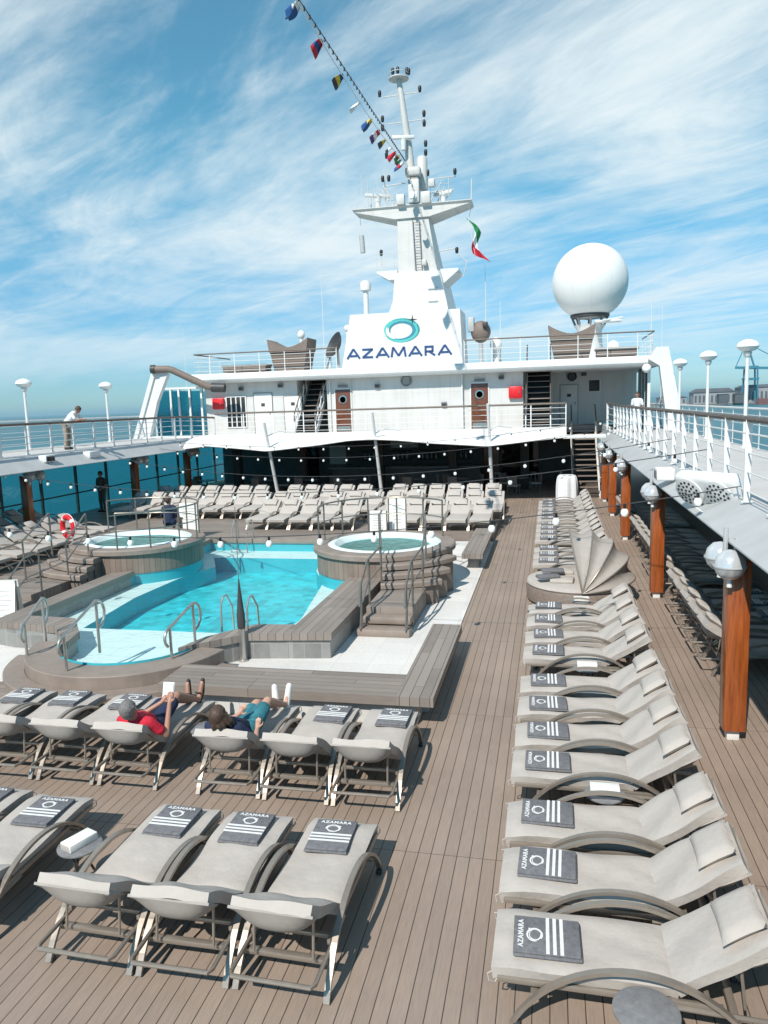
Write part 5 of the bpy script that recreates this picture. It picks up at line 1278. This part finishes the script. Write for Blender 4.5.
# front row (backs to the camera) and middle row
for i, x in enumerate((-1.98, -2.79, -3.60)):
    lounger(x, 4.80, 0, 0, 'front-row sun lounger seen from behind, %s' % ('rightmost of its three', 'middle of its three', 'next to the booklet table')[i], 'loungers in the front row', L_BACK[i])
    towel(x + (.05, -.02, .02)[i], 4.80, 0, 0, 'dark grey striped towel on the front-row lounger %s' % ('rightmost of three', 'in the middle of three', 'beside the booklet table')[i], 'towels on the front row')
lounger(-4.98, 4.80, 0, R(1), 'front-row sun lounger lying flat, left of the booklet table', 'loungers in the front row', L_FLAT); towel(-4.95, 4.75, 0, 0, 'dark grey striped towel on the flat lounger left of the booklet table', 'towels on the front row')
lounger(-5.80, 4.85, 0, 0, 'front-row sun lounger cut by the left picture edge', 'loungers in the front row', L_FLAT); towel(-5.78, 4.85, 0, 0, 'dark grey striped towel at the left picture edge, front row', 'towels on the front row')
ML = [(-1.98, 'at the right end of the middle row'), (-2.79, 'right of the reclining woman'), (-3.60, 'with a reclining woman on it'), (-4.88, 'with a man in red lying on it'), (-5.71, 'left of the man in red'), (-6.55, 'second left of the man in red'), (-7.38, 'cut by the left picture edge, middle row')]
for x, lab in ML:
    lounger(x, 7.50, 0, 0, 'middle-row sun lounger %s' % lab, 'loungers in the middle row', L_BACK[rr.randrange(3)])
    if lab.find('woman on') < 0 and lab.find('in red lying') < 0: towel(x + .03, 7.50, 0, 0, 'dark striped towel on the middle-row lounger %s' % lab.replace('with ', ''), 'towels on the middle row')
# shaded row under the right promenade, heads towards the sun
SY = [12.6 + .84*k for k in range(20)]
for i, y in enumerate(SY):
    far = i > 9
    if min(abs(y - q) for q in RY) < .47: continue
    lounger(2.50, y, 0, R(-90), 'sun lounger in the shade under the right promenade, %s from the camera' % NUM[i], 'loungers under the right promenade', far=far)
for i in (1, 2, 3, 4, 7): towel(2.50, SY[i], 0, R(-90), 'striped towel in the shade on the %s lounger under the right promenade' % NUM[i], 'towels under the right promenade')
# rows behind the pool facing the camera
XS = [-2.2 - .765*k for k in range(20)]
for row, (y, skip) in enumerate(((25.75, {5, 11}), (28.2, {3, 9}), (30.6, {6, 12}))):
    for i, x in enumerate(XS):
        if i in skip or (row == 0 and i > 11): continue
        lounger(x + (.25 if row == 1 else 0), y, TZ, R(180), 'far sun lounger facing the pool, %s row, %s from the right' % (('front', 'middle', 'back')[row], NUM[i]), 'loungers behind the pool', far=True)
# left side
for i in range(9):
    y = 15.4 + .84*i
    lounger(-16.0, y, TZ, R(-90), 'sun lounger left of the left hot tub, inner row, %s from the near end' % NUM[i], 'loungers on the left terrace', far=True)
for i in range(9):
    y = 17.0 + .86*i
    lounger(-18.7, y, TZ, R(-90), 'sun lounger by the left windscreen, outer row, %s from the near end' % NUM[i], 'loungers on the left terrace', far=True)
for p in protos:
    if p.name not in used:
        for ch in list(p.children):
            for g in list(ch.children): bpy.data.objects.remove(g)
            bpy.data.objects.remove(ch)
        bpy.data.objects.remove(p)

# ------------------------------------------------------------------ side tables and booklets
def side_table(x, y, h, r_, label):
    t = thing('side_table', (x, y, 0), label, 'table', 'round side tables')
    m = MB(); m.lathe([(0, h - .025), (r_ - .01, h - .025), (r_, h - .018), (r_, h - .006), (r_ - .012, h), (0, h)], 36, (x, y, 0)); m.build('tabletop', M['tablet_top'], t)
    for k in range(3):
        a = k*2*PI/3 + .5; m = MB(); m.tube([(x + r_*.55*math.cos(a), y + r_*.55*math.sin(a), h - .03), (x + r_*.4*math.cos(a), y + r_*.4*math.sin(a), h*.5), (x + r_*.85*math.cos(a), y + r_*.85*math.sin(a), .0)], .012, 6); m.build('leg', M['dark_grey'], t)
    return t
side_table(.62, 4.66, .43, .215, 'grey round side table beside the nearest right-row lounger')
TB = [(.55, 7.47, 'right row, nearer one', .0), (.55, 11.18, 'right row, farther one', .0), (-4.28, 5.75, 'front row, left of the reclined backs', 1.2), (.62, 15.05, 'in front of the canopied day bed', .1)]
for (x, y, lab, a) in TB:
    side_table(x, y, .43, .2, 'round side table holding a white booklet box, %s' % lab)
    b = thing('booklet_box', (x, y, .43), 'white booklet box on a side table, %s' % lab, 'booklet', 'white booklet boxes')
    rot = Matrix.Rotation(a, 3, 'Z')
    m = MB(); m.rbox((x, y, .468), (.29, .15, .07), .006, rot); m.build('box', M['paper'], b)
    m = MB(); m.rbox((x, y, .466), (.294, .13, .055), .004, rot); m.build('page_block', M['fabric'], b)
side_table(-4.25, 8.35, .43, .2, 'dark round side table in the gap between the man and the woman')

# ------------------------------------------------------------------ canopied day bed
db = thing('canopy_daybed', (.62, 16.8, 0), 'round rattan day bed with folding beige fabric hood in the right row', 'day bed')
cx, cy, rb = .62, 16.85, 1.12
m = MB(); m.lathe([(rb - .05, .02), (rb, .05), (rb + .01, .30), (rb - .02, .36)], 56, (cx, cy, 0)); m.build('base', M['rattan'], db)
m = MB(); m.lathe([(rb - .03, .361), (rb + .0, .40), (rb - .02, .45), (rb - .1, .475), (.5, .485), (0, .485)], 56, (cx, cy, 0)); m.build('mattress', M['fabric'], db)
NR = 5; tl = [R(a) for a in (6, 30, 54, 78, 102)]
def rib(t_, s_):
    th = PI*s_; return Vector((cx + .05 + 1.16*math.sin(th)*math.cos(t_), cy - 1.14*math.cos(th), .40 + 1.16*math.sin(th)*math.sin(t_)))
for k in range(NR - 1):
    def pan(u, v, k=k):
        a, b_ = rib(tl[k], v), rib(tl[k+1], v); p = a.lerp(b_, u); c = Vector((cx, cy, .4)); sag = .10*math.sin(PI*u)*math.sin(PI*v)
        return p + (c - p).normalized()*sag + Vector((.0, 0, .012*math.sin(v*14 + k)*math.sin(PI*u)))
    m = MB(); m.grid(pan, 8, 26, thick=.012); m.build('hood_panel', M['fabric_back'], db)
for k in range(NR):
    m = MB(); m.tube([rib(tl[k], q/24) for q in range(25)], .018, 8); m.build('hood_rib', M['frame_metal'], db)
for s_ in (-1, 1):
    m = MB(); m.rbox((cx - .35, cy + s_*.42, .52), (.5, .42, .09), .04, Matrix.Rotation(.1*s_, 3, 'Z')); m.build('cushion', M['fabric'], db)
for i, (dx, dy) in enumerate(((-.55, -.35), (-.45, .25))):
    o = MB(); o.rbox((cx + dx - .1, cy + dy - .1, .60), (.5, .24, .07), .03, Matrix.Rotation(.35 - .3*i, 3, 'Z')); tag(o.build('rolled_towel', M['towel_grey']), ('grey rolled towel on the day bed, nearer one', 'grey rolled towel on the day bed, farther one')[i], 'towel', 'rolled towels on the day bed')

# ------------------------------------------------------------------ life ring, sign boards, bag
lr = thing('life_ring', (-12.0, 17.4, 1.5), 'red and white life ring hung on the railing of the left hot tub', 'life ring')
Lc = Vector((-12.15, 17.05, 1.52)); Mx = Matrix.Translation(Lc) @ Matrix.Rotation(R(-25), 4, 'Z') @ Matrix.Rotation(R(90), 4, 'X')
m = MB(); pts = [Vector((.26*math.cos(a), .26*math.sin(a), 0)) for a in [k*2*PI/40 for k in range(40)]]; m.tube([Mx @ p for p in pts], .066, 12, closed=True); m.build('ring', M['red_paint'], lr)
for k in range(4):
    m = MB(); a0 = k*PI/2 + .5; m.tube([Mx @ Vector((.26*math.cos(a0 + q*.09), .26*math.sin(a0 + q*.09), 0)) for q in range(4)], .070, 12); m.build('white_band', M['white_paint'], lr)
m = MB(); m.tube([Mx @ Vector((.345*math.cos(a), .345*math.sin(a), .0)) for a in [k*2*PI/32 for k in range(32)]], .010, 6, closed=True); m.build('rope', M['shirt_white'], lr)
def sign_board(x, y, z, w_, h, rot, label, aframe=True):
    t = thing('sign_board', (x, y, z), label, 'sign'); Rz = Matrix.Translation((x, y, z)) @ Matrix.Rotation(rot, 4, 'Z')
    for s in ((-1, 1) if aframe else (-1,)):
        Mp = Rz @ Matrix.Translation((0, s*.16 if aframe else 0, h/2)) @ Matrix.Rotation(R(-12*s if aframe else 6), 4, 'X')
        m = MB(); bm = bmesh.new(); bmesh.ops.create_cube(bm, size=1)
        for v in bm.verts: v.co = Vector((v.co.x*w_, v.co.y*.02, v.co.z*h))
        m.addbm(bm, Mp.copy() if False else Matrix.Translation((x, y, z)) @ Matrix.Rotation(rot, 4, 'Z') @ Matrix.Translation((0, s*.16 if aframe else 0, h/2)) @ Matrix.Rotation(R(12*s if aframe else -6), 4, 'X'), smooth=False); p = m.build('panel', M['paper'], t)
        m = MB(); rr_ = random.Random(int(x*10)); PM = Rz @ Matrix.Translation((0, s*.16 if aframe else 0, h/2)) @ Matrix.Rotation(R(12*s if aframe else -6), 4, 'X')
        for k in range(6):
            zz_ = h*.28 - k*h*.10; ww = w_*rr_.uniform(.45, .75)
            vs = [(-ww/2, s*.0125, zz_), (ww/2, s*.0125, zz_), (ww/2, s*.0125, zz_ + .022), (-ww/2, s*.0125, zz_ + .022)]
            m.add([PM @ Vector(v) for v in vs], [(0, 1, 2, 3)])
        m.build('faint_print', M['grey_paint'], p)
    for q in (-1, 1): m = MB(); m.tube([(x + q*(w_/2 + .02), y, z), (x + q*(w_/2 + .02), y, z + h)], .02, 6); m.build('stand', M['steel_rail'], t)
sign_board(-11.15, 13.35, .03, .52, .98, R(14), 'white folding notice board at the left of the pool')
sign_board(-11.6, 22.6, .5, .62, .9, R(10), 'white notice board on a stand behind the left hot tub', False)
sign_board(-4.55, 22.4, .5, .5, 1.05, R(5), 'taller white notice board behind the right hot tub', False)
sign_board(-5.05, 21.9, .5, .5, .75, R(5), 'shorter white notice board behind the right hot tub', False)
bag = thing('covered_stack', (.75, 32.3, 0), 'white draped cover over a stack at the foot of the stairs', 'cover')
m = MB(); 
def drape(u, v):
    a = u*2*PI; r_ = (.42 + .05*math.sin(a*7))*(1 - .35*v**3); return (.72 + r_*math.cos(a)*1.0, 32.4 + r_*math.sin(a)*.9, 1.25*math.sin(v*PI/2)**.8 if v < 1 else 1.25)
m.grid(drape, 40, 8); m.lathe([(.0, 1.26), (.3, 1.25)], 20, (.72, 32.4, 0)); m.build('cover', M['shirt_white'], bag)

# ------------------------------------------------------------------ people
def hand(caps, wrist, dirv, palm_n, s=1.0, curl=.6):
    d_ = Vector(dirv).normalized(); n_ = Vector(palm_n).normalized(); sd = d_.cross(n_).normalized()
    w0 = Vector(wrist); caps.append((w0, .026*s, w0 + d_*.075*s, .034*s))
    for k, (o_, l_) in enumerate(((-.030, .062), (-.010, .074), (.010, .070), (.029, .055))):
        a = w0 + d_*.082*s + sd*o_*s; b_ = a + (d_ - n_*curl*.5).normalized()*l_*.5*s; c = b_ + (d_ - n_*curl*1.3).normalized()*l_*.5*s
        caps.append((a, .0095*s, b_, .009*s)); caps.append((b_, .009*s, c, .008*s))
    a = w0 + d_*.03*s - sd*.03*s; b_ = a + (d_*.6 - sd*.7 - n_*.3).normalized()*.04*s; caps.append((a, .012*s, b_, .0105*s)); caps.append((b_, .0105*s, b_ + (d_*.8 - sd*.2 - n_*.4).normalized()*.032*s, .009*s))
def head_caps(c, up, face, s=1.0):
    c = Vector(c); up = Vector(up).normalized(); f = Vector(face); f = (f - up*f.dot(up)).normalized(); sd = f.cross(up)
    cp = [(c + up*.03*s - f*.012*s, .088*s, c + up*.03*s + f*.018*s, .084*s), (c - up*.05*s + f*.025*s, .066*s, c - up*.085*s + f*.05*s, .042*s), (c + f*.085*s, .02*s, c + f*.115*s - up*.03*s, .016*s), (c - up*.065*s + f*.085*s - sd*.015*s, .012*s, c - up*.065*s + f*.085*s + sd*.015*s, .012*s)]
    for q in (-1, 1): cp.append((c + sd*q*.088*s + up*.02*s, .022*s, c + sd*q*.086*s - up*.02*s, .016*s))
    return cp, f, sd
def hair_caps(c, up, f, sd, s=1.0, long=0.):
    c = Vector(c); up = Vector(up).normalized(); q = random.Random(int(abs(c.x)*100)); hr = []
    hr += [(c + up*.055*s - f*.025*s, .092*s, c + up*.06*s + f*.005*s, .088*s), (c - f*.045*s, .076*s, c + up*.03*s - f*.04*s, .086*s)]
    for k in range(26):
        a = q.uniform(-2.1, 2.1) + PI; e = q.uniform(-.1, 1.35); d = (f*math.cos(a) + sd*math.sin(a))*math.cos(e) + up*math.sin(e)
        p = c + up*.03*s + d*.092*s; t = p + (d*.25 - up*.9 + sd*q.uniform(-.5, .5)).normalized()*q.uniform(.02, .05)*s*(1 + 2*long)
        hr.append((p, .017*s, t, .007*s))
    if long:
        for k in range(16):
            a = -1.5 + 3.0*k/15 + PI; d = f*math.cos(a) + sd*math.sin(a); p = c + d*.08*s + up*.02; t = p - up*long*q.uniform(.7, 1.1) + d*q.uniform(.0, .05) + sd*q.uniform(-.03, .05)
            hr.append((p, .030*s, p.lerp(t, .5) + d*.015, .026*s)); hr.append((p.lerp(t, .5) + d*.015, .026*s, t, .010*s))
    return hr
def person(name_loc, label, body, clothes, hairs, eyes=None, voxel=.011, skin='skin', hair='hair_brown'):
    root = thing('person', name_loc, label, 'person')
    def fix(me, nm, mm, par=root):
        for v in me.vertices: v.co -= root.location
        return surf_obj(nm, me, M[mm], par)
    fix(capsule_surface(body, voxel, 2), 'body', skin)
    for (nm, caps, mm, gr) in clothes: fix(capsule_surface(caps, voxel, 2, gr), nm, mm)
    if hairs: fix(capsule_surface(hairs, voxel*.65, 0), 'hair', hair)
    if eyes:
        c, up, f, sd = eyes; c = Vector(c)
        for q in (-1, 1):
            m = MB(); m.sphere(c + f*.094 + sd*q*.034 + Vector(up).normalized()*.012, .011, 8, 6); m.build('eye', M['black'], root)
    return root
V = Vector
def recliner(x, dxf, label, skin, hair, hairlong, shirt, shorts, shoes, name_dx=0, headx=0., knee=.2, book=False, armx=1):
    # lying on a middle-row lounger: head at Y 7.45, feet at Y 9.3
    pel = V((x, 8.08, .545)); che = V((x + headx*.5, 7.78, .70)); sho = V((x + headx, 7.58, .83)); hd = V((x + headx, 7.49, .985))
    up = V((0, -.5, .86)); face = V((0, .95, .45)); hc, f, sd = head_caps(hd, up, face)
    body = [(pel, .135, che, .13), (che, .135, sho + V((0, .03, -.06)), .115), (sho + V((-.13, .02, -.03)), .062, sho + V((.13, .02, -.03)), .062), (sho, .055, hd - up.normalized()*.08, .052)] + hc
    leg = []; shortc = [(pel + V((-.07, 0, 0)), .125, pel + V((.07, 0, 0)), .125)]; shoec = []
    for s in (-1, 1):
        hip = pel + V((s*.085, .02, .0)); kn = V((x + dxf*.55 + s*.075, 8.55, .50 + knee + (.04 if s > 0 else 0))); an = V((x + dxf + s*.062, 9.02 + (.03*s), .49)); toe = an + V((s*.03, .10, .19))
        leg += [(hip, .088, kn, .058), (kn, .058, kn.lerp(an, .4), .056), (kn.lerp(an, .4), .056, an, .036), (an + V((0, .02, -.02)), .036, an + V((s*.01, .06, .05)), .036), (an + V((s*.01, .06, .05)), .036, toe, .030)]
        for q in range(3): leg.append((toe + V((s*(.018*q - .02), 0, 0)), .011, toe + V((s*(.018*q - .018), .0, .035)), .010))
        shortc.append((hip, .095, hip.lerp(kn, .72), .082))
        if shoes == 'shoe': shoec += [(an + V((0, .035, -.035)), .044, an + V((s*.01, .075, .05)), .043), (an + V((s*.01, .075, .05)), .043, toe + V((0, .01, .03)), .036)]
        else: shoec += [(an + V((0, .062, -.045)), .03, an + V((s*.02, .115, .07)), .031), (an + V((s*.02, .115, .07)), .031, toe + V((0, .035, .04)), .026), (an + V((-.03, .02, .09)), .010, an + V((.035, .02, .09)), .010)]
    arm = []; sleeve = []
    # right arm bent over the arm rest, left arm holding at the chest
    for s in (-1, 1):
        sh = sho + V((s*.175, .03, -.03))
        if s > 0: el = sh + V((.14, .12, -.20)); wr = el + V((-.06, .22, .04)) if not book else V((x + headx + .22, 8.02, .86))
        else: el = sh + V((-.07, .20, -.14)); wr = V((x + headx - .02, 8.05, .76)) if not book else V((x + headx + .10, 8.05, .86))
        arm += [(sh, .050, el, .040), (el, .040, wr, .027)]; hand(arm, wr, (wr - el).normalized()*.5 + V((0, .3, .35)), (0, 1, -.2), 1, .5)
        sleeve.append((sh, .056, sh.lerp(el, .62), .050))
    hr = hair_caps(hd, up, f, sd, 1.0, hairlong)
    sc_ = [(pel + V((0, -.05, .03)), .128, che, .136), (che, .138, sho + V((0, .03, -.06)), .118), (sho + V((-.14, .02, -.03)), .066, sho + V((.14, .02, -.03)), .066)] + sleeve
    cl = [('shirt', sc_, shirt, .012), ('shorts', shortc, shorts, .012), ('shoes' if shoes == 'shoe' else 'sandals', shoec, 'shoe_white' if shoes == 'shoe' else 'black', .004)]
    return person((x, 8.0, .45), label, body + leg + arm, cl, hr, (hd, up, f, sd), .0105, skin, hair)
recliner(-4.86, .10, 'grey haired person in red shirt and navy shorts reading on a lounger', 'skin_tan', 'hair_grey', 0, 'shirt_red', 'shorts_navy', 'sandal', headx=.10, book=True)
bk = thing('open_book', (-4.62, 8.08, 1.0), 'white book held up by the reclining reader in red', 'book')
m = MB(); m.rbox((-4.60, 8.13, .98), (.15, .016, .21), .004, Matrix.Rotation(R(-18), 3, 'X')); m.build('cover', M['paper'], bk)
m = MB(); m.rbox((-4.60, 8.117, .98), (.135, .014, .195), .003, Matrix.Rotation(R(-18), 3, 'X')); m.build('pages', M['paper'], bk)
recliner(-3.62, .12, 'brown haired person in teal shorts and white shoes reclining on a lounger', 'skin', 'hair_brown', .16, 'shorts_navy', 'shorts_teal', 'shoe', headx=-.02)
def stander(base, yaw_, lean, label, skin, hair, shirt, trousers, armpose, h=1.72, hat=False):
    # local frame: +Y is where the person faces
    b = V(base); Mz = Matrix.Rotation(yaw_, 3, 'Z'); T = lambda x, y, z: b + Mz @ V((x, y, z*h/1.72))
    pel = T(0, 0, .93); che = T(0, .30*lean, 1.24 - .04*lean); sho = T(0, .48*lean, 1.42 - .10*lean); hd = T(0, .62*lean + .02, 1.60 - .16*lean)
    up = (hd - sho).normalized(); face = Mz @ V((0, 1, -.15)); hc, f, sd = head_caps(hd, up, face)
    body = [(pel, .13, che, .125), (che, .13, sho - up*.06, .12), (sho + Mz @ V((-.13, 0, -.03)), .062, sho + Mz @ V((.13, 0, -.03)), .062), (sho, .055, hd - up*.08, .05)] + hc
    tr = [(pel + Mz @ V((-.06, 0, 0)), .13, pel + Mz @ V((.06, 0, 0)), .13)]; sh_ = []; sl = []
    for s in (-1, 1):
        hip = T(s*.09, 0, .9); kn = T(s*.10, .03, .48); an = T(s*.105, -.02, .08)
        body += [(hip, .085, kn, .055), (kn, .055, an, .038), (an, .038, T(s*.11, .14, .035), .032)]
        tr += [(hip, .09, kn, .066), (kn, .066, T(s*.105, -.02, .12), .056)]; sh_ += [(T(s*.105, -.03, .045), .045, T(s*.11, .15, .04), .042)]
        shd = sho + Mz @ V((s*.18, 0, -.04)); el, wr = armpose(s, T, shd)
        body += [(shd, .048, el, .038), (el, .038, wr, .026)]; hand(body, wr, (wr - el).normalized(), Mz @ V((0, .3, 1)), 1, .4); sl.append((shd, .054, shd.lerp(el, .65), .050))
    sc_ = [(pel, .13, che, .13), (che, .134, sho - up*.06, .122), (sho + Mz @ V((-.13, 0, -.03)), .066, sho + Mz @ V((.13, 0, -.03)), .066)] + sl
    return person(base, label, body, [('shirt', sc_, shirt, .012), ('trousers', tr, trousers, .008), ('shoes', sh_, 'black', .006)], hair_caps(hd, up, f, sd), (hd, up, f, sd), .014, skin, hair)
stander((-17.62, 25.15, 3.10), R(-90), .85, 'person in white shirt and patterned trousers leaning over the left promenade railing', 'skin_tan', 'hair_brown', 'shirt_white', 'trousers_khaki', lambda s, T, sh: (T(s*.2, .56, 1.07), T(s*.05, .74, 1.10)))
stander((-18.6, 28.6, TZ), R(170), 0.02, 'person in brown uniform standing by the windscreen behind the life ring', 'skin_tan', 'hair_brown', 'uniform_brown', 'uniform_brown', lambda s, T, sh: (T(s*.27, -.02, 1.12), T(s*.14, .18, 1.0)))
stander((3.72, 34.6, 2.88), R(160), 0.05, 'person in white shirt and dark glasses on the right promenade by the deckhouse', 'skin_tan', 'hair_brown', 'shirt_white', 'shirt_white', lambda s, T, sh: (T(s*.24, -.02, 1.10), T(s*.22, .2, .98)))
# bather seated on the far rim of the left tub, seen from behind, navy shirt
bx, by, bz = -11.05, 20.3, 1.02
pel = V((bx, by, bz + .14)); che = V((bx, by + .05, bz + .40)); sho = V((bx, by + .04, bz + .56)); hd = V((bx, by + .02, bz + .76)); hc, f, sd = head_caps(hd, (0, 0, 1), (.2, 1, 0))
bod = [(pel, .14, che, .135), (che, .14, sho - V((0, 0, .05)), .12), (sho + V((-.14, 0, -.02)), .065, sho + V((.14, 0, -.02)), .065), (sho, .055, hd - V((0, 0, .08)), .05)] + hc; slv = []
for s in (-1, 1):
    sh = sho + V((s*.18, 0, -.04)); el = sh + V((s*.08, .03, -.26)); wr = el + V((-s*.03, .2, -.06)); bod += [(sh, .048, el, .04), (el, .04, wr, .027)]; hand(bod, wr, (0, 1, -.2), (0, 0, 1)); slv.append((sh, .056, sh.lerp(el, .8), .05))
    hip = pel + V((s*.09, .03, -.02)); kn = hip + V((s*.03, .42, .02)); an = kn + V((0, .05, -.4)); bod += [(hip, .09, kn, .06), (kn, .06, an, .04), (an, .04, an + V((0, .14, -.03)), .03)]
person((bx, by, bz), 'person in navy shirt sitting on the far rim of the left hot tub', bod, [('shirt', [(pel, .14, che, .14), (che, .142, sho - V((0, 0, .05)), .124), (sho + V((-.14, 0, -.02)), .068, sho + V((.14, 0, -.02)), .068)] + slv, 'shorts_navy', .014), ('shorts', [(pel + V((-.07, .02, -.02)), .13, pel + V((.07, .02, -.02)), .13)], 'shorts_navy', .01)], hair_caps(hd, (0, 0, 1), f, sd), (hd, (0, 0, 1), f, sd), .013, 'skin', 'hair_brown')

# the hazy air towards the far shore
m = MB(); m.box(-40000, 40000, -3000, 60000, -21.5, 150); hz = m.build('haze', [])
hm = bpy.data.materials.new('haze_air'); hm.use_nodes = True; hn = hm.node_tree; hn.nodes.remove(hn.nodes['Principled BSDF'])
pv = hn.nodes.new('ShaderNodeVolumePrincipled'); pv.inputs['Color'].default_value = (.55, .84, .97, 1); pv.inputs['Density'].default_value = .00005; pv.inputs['Anisotropy'].default_value = .2
hn.links.new(pv.outputs[0], hn.nodes['Material Output'].inputs['Volume']); hz.data.materials.append(hm); hz['kind'] = 'stuff'
